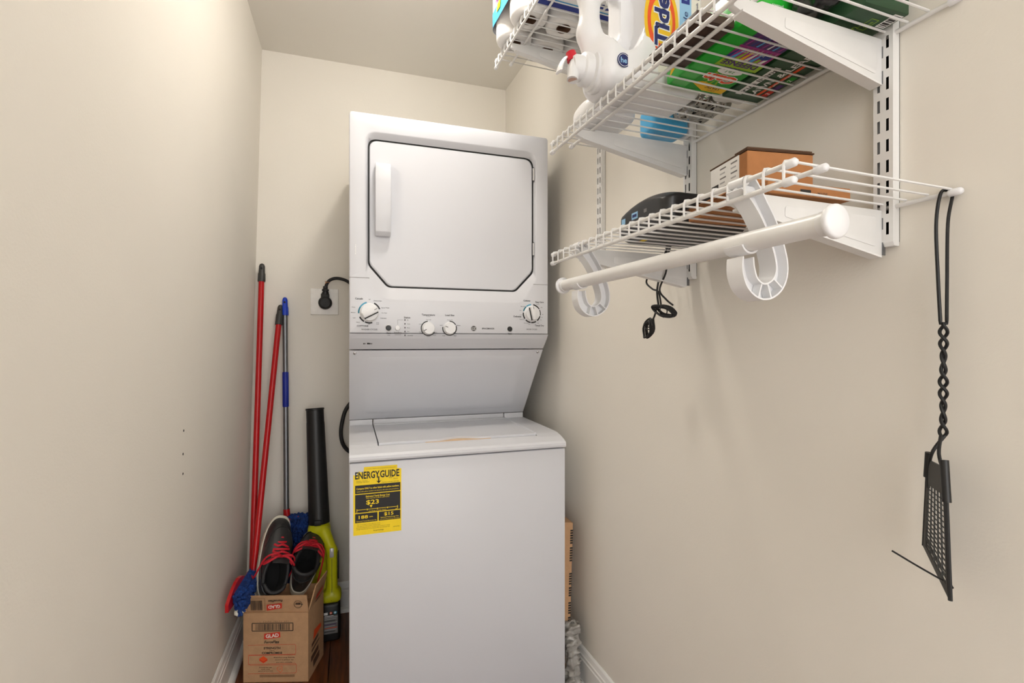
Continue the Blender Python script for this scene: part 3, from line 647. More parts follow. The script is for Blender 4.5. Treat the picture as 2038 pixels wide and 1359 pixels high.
D.text('Gain', .047, .141, .021, 'white', 3, .09, .073, 0, .15); D.text('Gain', .047, .141, .021, 'orange', 4, .04, .069, 0, .15)
D.poly([(.004, .168), (.07, .157), (.088, .165), (.05, .186), (.004, .186)], 'gold', 2); D.text('STATIC', .036, .172, .007, 'black', 4, .01); D.text('softener', .034, .181, .004, 'black', 4)
D.build(gn)
D = Decal(frame((.567, .69, ZU+.021), (0, -1, 0), (0, 0, 1))); D.ell(.05, .0, .03, .013, 'white', 0); D.poly([(-.09, -.012), (-.07, .0), (-.08, .010)], 'gold', 0); D.text('Gain', .05, .0, .013, 'orange', 2, .03); D.build(gn, 'side_print')
D = Decal(frame((.63, .595, ZU+.045), (1, 0, 0), (0, 0, 1))); D.text('dryer sheets', 0, .008, .006, 'lime', 1); D.text('scented', 0, -.006, .005, 'white', 1); D.build(gn, 'end_print')
# lawn and leaf bag box
lw = thing('leaf_bag_box', 'dark green LAWN & LEAF bag box against the right wall', 'box', (.742, .64, ZU), RW)
part('box_body', MB().box((.696, .505, ZU), (.784, .790, ZU+.085), .002), mat('leaf_green', (34, 72, 42), .45, var=.1, vscale=20), lw)
part('lid_flap', MB().box((.694, .503, ZU+.085), (.785, .792, ZU+.088)), pm('dgreen'), lw)
D = Decal(frame((.784, .79, ZU), (0, -1, 0), (-1, 0, 0)))   # from below: u towards the camera, v towards the room
D.rect(.02, .060, .115, .074, 'white', 1); D.text('true living', .068, .067, .010, 'black', 3, .01, .088)
D.text('LAWN', .052, .043, .013, 'white', 2, .02, .058); D.text('& LEAF', .125, .043, .013, 'white', 2, .02, .068)
D.rect(.025, .024, .135, .031, 'orange', 1); D.text('39 gallon strength', .08, .0275, .005, 'white', 3)
D.rect(.028, .006, .048, .019, 'red', 1); D.rect(.052, .006, .072, .019, 'purple', 1); D.rect(.076, .006, .10, .019, 'green', 1); D.text('3', .038, .0125, .009, 'white', 3); D.text('2', .088, .0125, .009, 'white', 3)
D.ell(.165, .05, .009, .005, 'gold', 1, .5); D.ell(.165, .05, .007, .0033, 'dgreen', 2, .5); D.poly([(.15, .015), (.19, .01), (.185, .03), (.16, .026)], 'brown', 1); D.poly([(.185, .028), (.20, .026), (.196, .038)], 'orange', 2)
D.text('Lawn', .225, .05, .010, 'lime', 1, 0, .03); D.line([(.238, .03), (.262, .03), (.262, .044), (.238, .044), (.238, .03)], .001, 'lime', 1); D.text('true', .25, .037, .006, 'lime', 2)
D.rect(.25, .004, .28, .022, 'white', 1)
for k in range(9): D.rect(.2525+k*.0028, .006, .2535+k*.0028+.0008*(k % 3), .020, 'black', 2)
D.build(lw)
D = Decal(frame((.74, .505, ZU+.05), (1, 0, 0), (0, 0, 1))); D.rect(.0, .0, .02, .026, 'black', 0); D.text('F', .01, .013, .014, 'white', 2, .03); D.build(lw, 'end_print')
def crumple(lo, hi, res, amp, fq, seed, r=.012):
    rs = np.random.RandomState(seed); K = rs.randn(10, 3)*fq; ph = rs.rand(10)*6.28
    def fn(X, Y, Z):
        f = rbox(X, Y, Z, lo, hi, r); s = 0
        for k in range(10): s = s+np.abs(np.sin(K[k, 0]*X+K[k, 1]*Y+K[k, 2]*Z+ph[k]))
        return f+amp*(s/10*2-1.3)
    m_ = .012
    return sdf(fn, [a-m_ for a in lo], [a+m_ for a in hi], res)
M_foil = mat('foil', (160, 158, 154), .16, 1.0, var=.3)
single('black_plastic_pack', crumple((.5765+.07, .53, ZU+.012), (.690, .588, ZU+.075), .004, .010, 90, 5), mat('black_film', (40, 40, 42), .2, var=.2), 'crinkled black plastic packet between the green laundry pack and the leaf bag box', 'packet')
single('foil_packet', crumple((.682, .838, ZU+.012), (.768, .935, ZU+.05), .004, .010, 110, 3), M_foil, 'crumpled silver foil packet by the wall on the detergent shelf', 'foil')
single('white_pouch', crumple((.700, .798, ZU+.010), (.775, .832, ZU+.06), .0045, .006, 60, 4), mat('pouch_white', (232, 230, 226), .4), 'white pouch between the foil packet and the leaf bag box', 'pouch')
bp = thing('blue_wipes_pack', 'sky blue wipes pack at the far wall end of the detergent shelf', 'pack', (.69, .975, ZU))
part('pack_body', sdf(lambda X, Y, Z: rbox(X, Y, Z, (.655, .958, ZU+.0006), (.752, 1.02, ZU+.06), .010), (.645, .948, ZU-.005), (.762, 1.03, ZU+.07), .004), mat('pack_blue', (70, 168, 218), .3, var=.05), bp)
part('white_end', MB().box((.754, .962, ZU+.002), (.766, 1.0, ZU+.055), .003), M_plast, bp)
# ================================================================== LOWEST SHELF GOODS
def carton(name, label, c, rz, sx, sy, sz, m, zb, flaps=None):
    t = thing(name, label, 'cardboard box', (c[0], c[1], zb), rz)
    part('box_body', MB().box((-sx/2, -sy/2, 0), (sx/2, sy/2, sz), .0012, 1, smooth=False), m, t, True)
    return t
ml = carton('flat_mailer', 'flat orange-brown mailer box lying under the taller cardboard box', (.655, .648), math.radians(-2), .155, .185, .019, M_cardo, ZM)
D = Decal(WM[ml.name] @ frame((0, -.0925, .0), (1, 0, 0), (0, 0, 1))); D.rect(-.02, .003, .0, .010, 'black'); D.text('MADE', .022, .0055, .005, 'brown', 1, .01); D.build(ml)
part('torn_flap', MB().add([(-.0775, -.06, .001), (-.0775, .05, .001), (-.10, .062, .012), (-.098, -.05, .016), (-.118, .05, .004), (-.112, -.03, .006)], [(0, 1, 2, 3), (3, 2, 4, 5)]).add([(-.0775, -.06, .003), (-.0775, .05, .003), (-.10, .062, .014), (-.098, -.05, .018), (-.118, .05, .006), (-.112, -.03, .008)], [(3, 2, 1, 0), (5, 4, 2, 3)]), M_cardo, ml, True)
cb = carton('shipping_box', 'brown cardboard box with a white label above the mailer', (.658, .658), math.radians(-8), .118, .100, .066, M_cardo, ZM+.0193)
tb = math.radians(-8)
part('top_flap', MB().box((-.060, -.051, .0665), (.060, .051, .0685)).box((-.0605, -.052, .068), (.055, -.02, .0705)), M_cardd, cb, True)
D = Decal(WM[cb.name] @ frame((-.059, 0, 0), (0, -1, 0), (0, 0, 1))); D.rect(-.049, .0, .03, .066, 'white')
for k in range(5):
    for j in range(2): D.rect(-.022+j*.03, .06-k*.008, -.005+j*.03-.003*(k % 2), .0575-k*.008, 'lgrey' if k % 2 else 'grey', 1)
D.rect(-.046, .030, -.026, .036, 'black', 1); D.rect(-.046, .014, -.026, .016, 'grey', 1); D.build(cb)
dv = thing('black_device', 'rounded black electronic device with pale stickers on the lowest shelf', 'device', (.66, .87, ZM))
def dvf(X, Y, Z): return np.maximum(rbox(X, Y, Z, (.565, .785, ZM+.0006), (.765, .965, ZM+.084), .022), (Z-ZM)-.084+((Y-.87)/.095)**2*.02+((.6-X).clip(0)/.04)**2*.02)
part('case', sdf(dvf, (.55, .77, ZM-.006), (.78, .98, ZM+.095), .0042), mat('device_black', (30, 30, 32), .35, var=.15), dv)
D = Decal(frame((.5648, .87, ZM+.04), (0, -1, 0), (0, 0, 1)))
D.rect(-.035, .0, -.012, .014, 'lblue'); D.rect(-.032, .004, -.016, .010, 'navy', 1); D.rect(-.075, -.002, -.06, .01, 'lblue'); D.rect(.01, .005, .02, .012, 'grey'); D.build(dv, 'sticker')
part('yellow_tag', MB().box((.59, .90, ZM-.0004), (.60, .915, ZM+.0006)), pm('yellow'), dv)
crd = thing('coiled_power_cord', 'black power cords bundled in two coils hanging below the lowest shelf', 'cord', (.70, 1.0, 1.22))
part('hanging_cord', MB().tube(spline([(.70, .972, 1.42), (.70, .985, 1.395), (.70, 1.03, 1.37), (.70, 1.055, 1.345), (.70, 1.03, 1.325), (.70, 1.005, 1.315), (.70, .995, 1.285)]), .0022, 8)
     .tube(spline([(.71, .972, 1.42), (.71, .985, 1.395), (.703, 1.0, 1.36), (.70, 1.01, 1.32), (.70, 1.005, 1.285)]), .0024, 8)
     .tube(spline([(.705, .972, 1.42), (.705, .984, 1.395), (.70, .975, 1.36), (.70, 1.0, 1.32), (.70, .975, 1.295), (.70, .95, 1.28)]), .0022, 8)
     .tube(spline([(.70, 1.01, 1.285), (.70, 1.02, 1.26), (.70, 1.04, 1.235)]), .0022, 8), M_rubber, crd)
def coil(c, du, dv_, nm, k):
    mb = MB(); rr = random.Random(k)
    for j in range(6):
        s = 1-.08*rr.random()*2; ox, oz = (rr.random()-.5)*.006, (rr.random()-.5)*.006
        mb.tube([(c[0]+(j-2.5)*.0022+.002*math.sin(3*a), c[1]+du[0]*math.cos(a)*s+dv_[0]*math.sin(a)*s+ox, c[2]+du[1]*math.cos(a)*s+dv_[1]*math.sin(a)*s+oz) for a in [2*PI*q/24 for q in range(24)]], .0021, 7, True)
    p = part(nm, mb, M_rubber, crd); return p
cu = coil((.70, .982, 1.268), (.041, .010), (.004, -.010), 'upper_coil', 1)
part('tie', MB().tube([(.70+.010*math.cos(a), .985, 1.268+.014*math.sin(a)) for a in [2*PI*q/12 for q in range(12)]], .0014, 6, True), M_black, cu)
cl = coil((.70, 1.043, 1.229), (.014, -.022), (.012, .009), 'lower_coil', 2)
part('tie', MB().tube([(.70+.010*math.cos(a), 1.043+.012*math.sin(a), 1.229+.004*math.sin(a)) for a in [2*PI*q/12 for q in range(12)]], .0014, 6, True), M_black, cl)
# ================================================================== FLY SWATTER
sw = thing('fly_swatter', 'black fly swatter hanging by its twisted wire loop from the lowest shelf', 'fly swatter', (.775, .455, .86))
rx, ry, rz_ = toW(-.008, .4665, SZM-.0069); top = Vector((rx, ry, rz_+.0048)); hx, hy = .782, .4600
A = spline([(rx+.002, ry+.001, rz_+.006), (rx-.0065, ry+.004, rz_), (hx-.001, hy+.0085, 1.36), (hx-.001, hy+.006, 1.28), (hx-.003, hy+.002, 1.222)], 8)
B = spline([(rx-.002, ry-.001, rz_+.006), (rx+.0055, ry-.004, rz_), (hx+.002, hy-.004, 1.36), (hx+.002, hy-.003, 1.28), (hx+.003, hy-.002, 1.222)], 8)
tw1, tw2 = [], []
for k in range(81):
    t = k/80; z = 1.222-.155*t; a = 2*PI*4.5*t; r = .0031+(.0012*math.sin(2*PI*2.2*t))
    tw1.append((hx+r*math.cos(a)-.001*t, hy+r*math.sin(a), z)); tw2.append((hx-r*math.cos(a)-.001*t, hy-r*math.sin(a), z))
hn, hf = Vector((.738, .4265, 0)), Vector((.789, .4895, 0))     # near and far bottom corners in plan
def hd(u, z): p = hn.lerp(hf, u); return Vector((p.x, p.y, z))
fork1 = spline([tw1[-1], tuple(hd(.40, 1.045)), tuple(hd(.22, 1.02)), tuple(hd(.20, .99))], 5); fork2 = spline([tw2[-1], tuple(hd(.62, 1.045)), tuple(hd(.78, 1.02)), tuple(hd(.80, .99))], 5)
part('twisted_handle', MB().tube(list(A)+tw1+list(fork1), .0022, 8).tube(list(B)+tw2+list(fork2), .0022, 8), M_rubber, sw)
hdv = (hf-hn).normalized(); nn = Vector((hdv.y, -hdv.x, 0))*.0012
def zt_(u): return 1.032
mb = MB(); nu, nz = 5, 17
def edge(z): # half-width taper
    t = (1.03-z)/(1.03-.862); return .5-.18*(1-min(1, t*1.35))
def hp2(u, z): e = edge(z); t = (1.03-z)/.168; return hd(.5+(u-.5)*2*e, z+.040*u*max(0, t)**2)
zb_ = .862
grid = lambda u, k: hp2(u, 1.03-(1.03-zb_)*k)
bars = MB()
for i in range(nu+1):
    u = .12+.76*i/nu
    bars.tube([grid(u, .22), grid(u, .93)], .0013, 4)
for j in range(nz):
    k = .22+.71*j/(nz-1)
    bars.tube([grid(.12, k), grid(.88, k)], .0010, 4)
M_sw = mat('swatter_grey', (52, 52, 50), .5, var=.1)
part('mesh_grid', bars, M_sw, sw)
fr = MB()
def plate_q(u0, k0, u1, k1):
    q = [grid(u0, k0), grid(u1, k0), grid(u1, k1), grid(u0, k1)]
    fr.add([tuple(p+nn) for p in q]+[tuple(p-nn) for p in q], [(0, 1, 2, 3), (7, 6, 5, 4), (0, 4, 5, 1), (1, 5, 6, 2), (2, 6, 7, 3), (3, 7, 4, 0)])
plate_q(0, 0, 1, .22); plate_q(0, .93, 1, 1.0); plate_q(0, .22, .12, .93); plate_q(.88, .22, 1, .93)
part('paddle_frame', fr, M_sw, sw)
for u in (0, 1):
    part('edge_wire', MB().tube([grid(u, .0), grid(u, 1.0)], .0026-.0006*u, 8), M_rubber, sw)
    part('edge_sleeve', MB().tube([grid(.02+.96*u, -.06), grid(u, .26-.1*u)], .0050-.0008*u, 10), M_black, sw)
part('cable_tie', MB().tube(spline([tuple(grid(1.0, .80)), tuple(grid(.5, .93)+nn*3), tuple(grid(0, .90)+nn*2)], 5), .0014, 6).tube(spline([tuple(grid(.12, .90)-nn*3), tuple(grid(.25, .86)-nn*22), tuple(grid(.40, .80)-nn*44)], 5), .0013, 6), M_black, sw)

# ================================================================== BROOMS AND MOPS IN THE CORNER
def pole(t, a, b, r, m, name='pole', n=16):
    a, b = Vector(a), Vector(b); return part(name, MB().tube([a, b], r, n), m, t)
def along(a, b, t): return Vector(a).lerp(Vector(b), t)
def grip(t, a, b, m, L, r, hang=True):
    d_ = (Vector(a)-Vector(b)).normalized(); a = Vector(a)
    prof = [a-d_*L, a-d_*(L-.004), a-d_*.045, a-d_*.04, a-d_*.012, a-d_*.003, a]
    g = part('end_grip', MB().tube(prof, [r*1.12, r*1.18, r*1.12, r*.98, r*.9, r*.62, r*.2], 14), m, t)
    M_ = a-d_*.022
    part('hanging_hole', MB().tube([M_+Vector((0, -r*1.0, 0)), M_+Vector((0, r*.2, 0))], r*.36, 10), M_dark, g)
M_grip = mat('grip_grey', (58, 58, 56), .45, var=.1)
pa, pb = (-.347, 2.292, 1.524), (-.362, 2.105, .004)
b1 = thing('red_broom_pole', 'tall red pole with a dark grip upright in the left corner', 'broom', (pb[0], pb[1], 0))
pole(b1, along(pa, pb, .03), pb, .0112, M_red); grip(b1, pa, pb, M_grip, .078, .0128)
pa, pb = (-.277, 2.300, 1.353), (-.345, 2.075, .315)
b2 = thing('red_flat_mop', 'shorter red-poled mop with blue chenille head along the left wall', 'mop', (pb[0], pb[1], .2))
pole(b2, along(pa, pb, .03), pb, .0112, M_red); grip(b2, pa, pb, M_grip, .088, .0125)
def chenille(t, n, fn, m, seed, L=.021, r=.0046, name='chenille_pile'):
    rr = random.Random(seed); mb = MB()
    for k in range(n):
        p, d_ = fn(rr); p = Vector(p); d_ = Vector(d_).normalized()
        d_ = (d_+Vector((rr.gauss(0, .55), rr.gauss(0, .55), rr.gauss(0, .55)))).normalized()
        sag = Vector((0, 0, -.003))
        mb.tube([p, p+d_*L*.4, p+d_*L*.75+sag*.4, p+d_*L*.95+sag, p+d_*L+sag], [r*.8, r*1.1, r*1.05, r*.75, r*.2], 6)
    return part(name, mb, m, t, kind='stuff')
M_chen = mat('chenille_blue', (17, 56, 122), .9, var=.45, vscale=45); M_chenw = mat('chenille_white', (222, 218, 204), .9, var=.1)
A0, A1 = Vector((-.382, 1.825, .312)), Vector((-.352, 2.185, .285))   # head runs along the left wall
part('head_frame', MB().loops([[tuple(A0.lerp(A1, t)+Vector((dx, 0, dz-.0))) for dx, dz in ((-.004, -.004), (.006, -.004), (.006, .05*math.sin(PI*min(1, t*1.4+.05))+.012), (-.004, .05*math.sin(PI*min(1, t*1.4+.05))+.014))] for t in [k/12 for k in range(13)]], True, True, smooth=False), M_red, b2)
part('head_pad', MB().loops([[tuple(A0.lerp(A1, t)+Vector((dx, 0, dz))) for dx, dz in ((.006, -.02), (.028, -.022), (.028, .02+.02*t), (.006, .03+.025*t))] for t in [k/6 for k in range(1, 7)]], True, True, smooth=False), M_chen, b2)
def f_l(rr):
    t = .10+.9*rr.random(); s = rr.random(); p = A0.lerp(A1, t); 
    return (p.x+.026+(-.016 if s > .8 else 0), p.y, p.z-.018+s*(.035+.03*t)), (1, -.3, .25 if s < .8 else 1)
chenille(b2, 420, f_l, M_chen, 3)
chenille(b2, 90, lambda rr: ((lambda t: (A0.lerp(A1, t).x+.012+.018*rr.random(), A0.lerp(A1, t).y, A0.lerp(A1, t).z-.020))(.08+.7*rr.random()), (.6, -.3, -.8)), M_chenw, 4, .012, .0042, 'white_fringe')
part('swivel_joint', MB().tube([(-.345, 2.075, .325), (-.352, 2.07, .31)], .012, 12).box((-.372, 2.03, .300), (-.340, 2.11, .318), .005), M_red, b2)
pa, pb = (-.2605, 2.302, 1.386), (-.248, 2.245, .485)
b3 = thing('silver_mop', 'silver-poled mop with blue grips and blue chenille head behind the shoes', 'mop', (pb[0], pb[1], .02))
pole(b3, along(pa, pb, .03), pb, .0105, M_steel); grip(b3, pa, pb, M_blue, .078, .0118)
part('mid_grip', MB().tube([along(pa, pb, .353), along(pa, pb, .356), along(pa, pb, .513), along(pa, pb, .516)], [.0112, .0125, .0125, .0112], 16), mat('grip_blue', (16, 40, 150), .45), b3)
part('swivel_joint', MB().tube([along(pa, pb, .985), (-.246, 2.243, .462)], [.0125, .014], 14).box((-.262, 2.228, .445), (-.20, 2.258, .470), .006), M_red, b3)
part('head_pad', MB().box((-.240, 2.226, .015), (-.150, 2.262, .462), .012, 3), M_chen, b3)
def f_s(rr):
    x, z = -.240+.09*rr.random(), .02+.445*rr.random()**.7
    s = rr.random()
    if s < .72: return (x, 2.228, z), (0, -1, .1)
    if s < .86: return (-.152, 2.23+.03*rr.random(), z), (1, -.4, .1)
    return (x, 2.23+.03*rr.random(), .458), (0, -.3, 1)
chenille(b3, 640, f_s, M_chen, 5)
# ================================================================== LEAF BLOWER
bl = thing('leaf_blower', 'yellow-green cordless leaf blower with long black tube standing upright', 'leaf blower', (-.08, 2.15, 0))
T0, T1 = Vector((-.1375, 2.238, .915)), Vector((-.118, 2.19, .445))
M_lime = mat('blower_lime', (206, 206, 22), .35, var=.03)
nt_ = [T0, T0.lerp(T1, .012), T0.lerp(T1, .016), T0.lerp(T1, .12), T0.lerp(T1, .13), T0.lerp(T1, .9), T1]
part('blower_tube', MB().tube(nt_, [.0365, .0375, .0352, .0350, .0358, .041, .0415], 32, caps=False).tube([T0.lerp(T1, .02), T0.lerp(T1, .021)], .0345, 24), M_black, bl)
part('tube_latch', MB().box((-.135, 2.142, .448), (-.108, 2.152, .47), .004), M_rubber, bl)
def blf(X, Y, Z):
    a = capsule(X, Y, Z, (-.118, 2.19, .42), (-.108, 2.18, .20), .045, .044)
    a = np.maximum(a, (Z-.452)); 
    h1 = capsule(X, Y, Z, (-.095, 2.15, .415), (-.066, 2.112, .355), .024, .020)
    h2 = capsule(X, Y, Z, (-.066, 2.112, .355), (-.066, 2.112, .19), .0205, .022)
    h3 = rbox(X, Y, Z, (-.108, 2.085, .150), (-.030, 2.165, .195), .02)
    return smin(smin(smin(a, h1, .012), h2, .008), h3, .014)
part('housing', sdf(blf, (-.175, 2.06, .135), (-.015, 2.245, .47), .0045), M_lime, bl)
part('trigger_strip', MB().box((-.0445, 2.105, .24), (-.039, 2.122, .35), .002), M_black, bl)
part('speed_button', MB().box((-.074, 2.0895, .335), (-.058, 2.0945, .372), .004), mat('button_silver', (214, 214, 216), .3, .3), bl)
part('housing_seam', MB().tube(spline([(-.066, 2.0915, .33), (-.066, 2.0905, .27), (-.066, 2.0895, .20), (-.068, 2.085, .165)], 6), .0008, 5), M_rubber, bl)
for z in (.30, .22): part('air_intake_fin', MB().prism([(-.085, z), (-.075, z-.02), (-.078, z+.018)], 2.11, 2.14, 'y'), M_black, bl)
bat = part('battery', MB().box((-.104, 2.088, .0), (-.034, 2.165, .152), .012, 3), M_black, bl)
D = Decal(frame((-.069, 2.0878, .076), (1, 0, 0), (0, 0, 1)))
D.rect(-.026, -.042, .026, .030, 'grey'); D.rect(-.026, .034, -.012, .044, 'white', 1); D.ell(.0, .040, .005, .005, 'orange', 1); D.ell(.0, .040, .0025, .0025, 'white', 2); D.ell(.016, .040, .006, .006, 'cyan', 1); D.ell(.016, .040, .003, .003, 'white', 2)
D.rect(-.024, .028, .010, .0305, 'white', 1)
for k in range(9): D.rect(-.024, .022-k*.007, .024-.004*(k % 3), .0245-k*.007, ['lgrey', 'lgrey', 'black', 'lgrey', 'purple', 'lgrey', 'orange', 'lgrey', 'black'][k], 1)
D.build(bat, 'label')

# ================================================================== CARDBOARD BOX WITH SHOES
c0 = Vector((-.353, 1.938, 0)); c1 = Vector((-.137, 1.872, 0)); u_ = (c1-c0).normalized(); v_ = Vector((-u_.y, u_.x, 0)); BW = (c1-c0).length; BD = .150; BH = .243
ang = math.atan2(u_.y, u_.x); bc = c0+u_*BW/2+v_*BD/2
gx = thing('open_cardboard_box', 'open brown cardboard carton with red GLAD printing under the shoes', 'cardboard box', (bc.x, bc.y, 0), ang)
th = .004; hw, hd_ = BW/2, BD/2
mb = MB().box((-hw, -hd_, 0), (hw, -hd_+th, BH)).box((-hw, hd_-th, 0), (hw, hd_, BH)).box((-hw, -hd_+th, 0), (-hw+th, hd_-th, BH)).box((hw-th, -hd_+th, 0), (hw, hd_-th, BH)).box((-hw+th, -hd_+th, 0), (hw-th, hd_-th, th))
part('carton_walls', mb, M_card, gx, True)
part('inner_flap', MB().box((-hw+th, -hd_+th, .215), (hw-th, hd_-th, .218)), M_card, gx, True)
def flap(p0, p1, outd, L, name, tilt, taper=.004):
    p0, p1 = Vector(p0), Vector(p1); d_ = Vector(outd)*math.sin(tilt)+Vector((0, 0, 1))*math.cos(tilt); e = (p1-p0).normalized(); n_ = d_.cross(e).normalized()*th
    q = [p0, p1, p1-e*taper+d_*L, p0+e*taper+d_*L]
    return part(name, MB().add([tuple(p) for p in q]+[tuple(p+n_) for p in q], [(0, 1, 2, 3), (7, 6, 5, 4), (0, 4, 5, 1), (1, 5, 6, 2), (2, 6, 7, 3), (3, 7, 4, 0)]), M_card, gx, True), d_
ff, fd = flap((-hw+.001, -hd_+th, BH+.0005), (hw-.001, -hd_+th, BH+.0005), (0, -1, 0), .060, 'front_flap', math.radians(6))
rf, rd = flap((hw-.0005, -hd_+.012, BH+.0005), (hw-.0005, hd_-.002, BH+.0005), (1, 0, 0), .085, 'side_flap', math.radians(14), .010)
bf, _ = flap((hw-.002, hd_-th, BH+.0005), (-hw+.002, hd_-th, BH+.0005), (0, 1, 0), .03, 'back_flap', math.radians(6))
MW = WM[gx.name]
D = Decal(MW @ frame((0, -hd_, 0), (1, 0, 0), (0, 0, 1)))
D.line([(-.082, .207), (.060, .207), (.060, .180), (-.082, .180), (-.082, .207)], .0026, 'black', 1)
rr = random.Random(4); x = -.070
while x < .048:
    wd = rr.choice([.0012, .002, .0032]); D.rect(x, .1825, x+wd, .2045, 'black', 1); x += wd+rr.choice([.0012, .0018, .003])
for k, t in enumerate('1 22693 78571 001'): D.text(t, -.055+k*.0062, .2125, .005, 'black', 1) if t != ' ' else None
D.poly([(-.041, .150), (.016, .157), (.015, .176), (-.040, .170)], 'red', 0); D.text('GLAD', -.012, .1633, .012, 'cream', 2, .03, .046, .10)
D.text('ForceFlex', -.013, .1415, .0088, 'black', 1, .03, .052, .03, .2); D.line([(-.002, .136), (.012, .137)], .001, 'black', 1)
def rr_line(u0, v0, u1, v1, sides):
    D.line([(u0, v1), (u1-.004, v1+.002), (u1, v1-.003), (u1, v0+.004), (u1-.004, v0), (u0, v0-.001)] if sides == 'r' else [(u1, v1), (u0+.004, v1), (u0, v1-.004), (u0, v0+.006), (u0+.007, v0), (u1, v0)], .0011, 'red', 1)
rr_line(-.097, .097, .070, .130, 'r'); rr_line(-.095, .060, .070, .095, 'l'); rr_line(-.097, .031, .072, .063, 'r')
D.text('STRENGTH', -.013, .1195, .0072, 'black', 1, .03, .058); D.text('without', -.013, .1108, .004, 'black', 1, .01); D.text('COMPROMISE', -.013, .1025, .0072, 'black', 1, .03, .071)
for k, t in enumerate(('Reinforcing bands', 'stretch to prevent rips', 'and tears everyday')): D.text(t, .030, .0865-k*.0085, .0032, 'black', 1, .01, .072-.008*k)
for k in range(3): D.poly([(-.058, .076+k*.003), (-.043, .066+k*.003), (-.028, .076+k*.003), (-.043, .086+k*.003)], ['orange', 'red', 'orange'][k], k)
for k, t in enumerate(('Drawstring bags', 'with leak', 'guard protection')): D.text(t, -.035, .052-k*.0062, .003, 'black', 1, .01, .044+.006*(k == 2)-.012*(k == 1))
D.line([(.004, .050), (.014, .054), (.022, .056), (.022, .038), (.016, .034), (.006, .042), (.004, .050)], .0012, 'orange', 1); D.line([(.010, .046), (.016, .044), (.018, .050)], .001, 'orange', 1)
for k in range(3): D.rect(-.056, .018+k*.003, .066, .0192+k*.003, 'brown', 1)
D.build(gx)
D = Decal(MW @ frame((0, -hd_+th-.0043, BH+.0005), (1, 0, 0), fd))     # front flap: print stands on its head
D.line([(-.098, .052), (-.036, .054), (-.036, .006), (-.098, .006), (-.098, .052)], .0009, 'brown', 1)
x = -.086
while x < -.046: wd = rr.choice([.001, .0016, .0024]); D.rect(x, .010, x+wd, .046, 'black', 1); x += wd+rr.choice([.001, .0016])
D.poly([(-.031, .008), (.022, .017), (.023, .036), (-.030, .030)], 'red', 0); D.text('GLAD', -.004, .0228, .011, 'cream', 2, .03, .042, PI+.10); D.text('ForceFlex', .0, .044, .0075, 'black', 1, .03, .05, PI+.03, .2)
D.arc(.079, .031, .0128, .0142, .3, 2*PI, 'black', 1, 26); D.rect(.070, .030, .088, .034, 'black', 1); D.rect(.072, .036, .086, .0375, 'brown', 1); D.poly([(.090, .027), (.096, .030), (.090, .034)], 'black', 1)
D.build(gx, 'flap_print')
D = Decal(MW @ frame((hw+.0004, 0, 0), (0, 1, 0), (0, 0, 1)))
for (a, b, c, d_) in ((-.045, .10, .02, .112), (-.045, .082, .03, .09), (-.05, .05, .02, .07), (-.03, .02, .03, .045)): D.poly([(a, b), (c, b+.006), (c, d_+.004), (a, d_)], 'brown', 0)
D.poly([(-.03, .12), (.05, .125), (.045, .14), (-.02, .15)], 'orange', 0); D.build(gx, 'side_print')
D = Decal(MW @ frame((hw+th, 0, BH+.0005), (0, 1, 0), rd)); D.poly([(-.03, .020), (.03, .028), (.032, .045), (-.028, .038)], 'red', 0); D.rect(-.025, .008, .02, .014, 'black', 0); D.build(gx, 'lid_print')
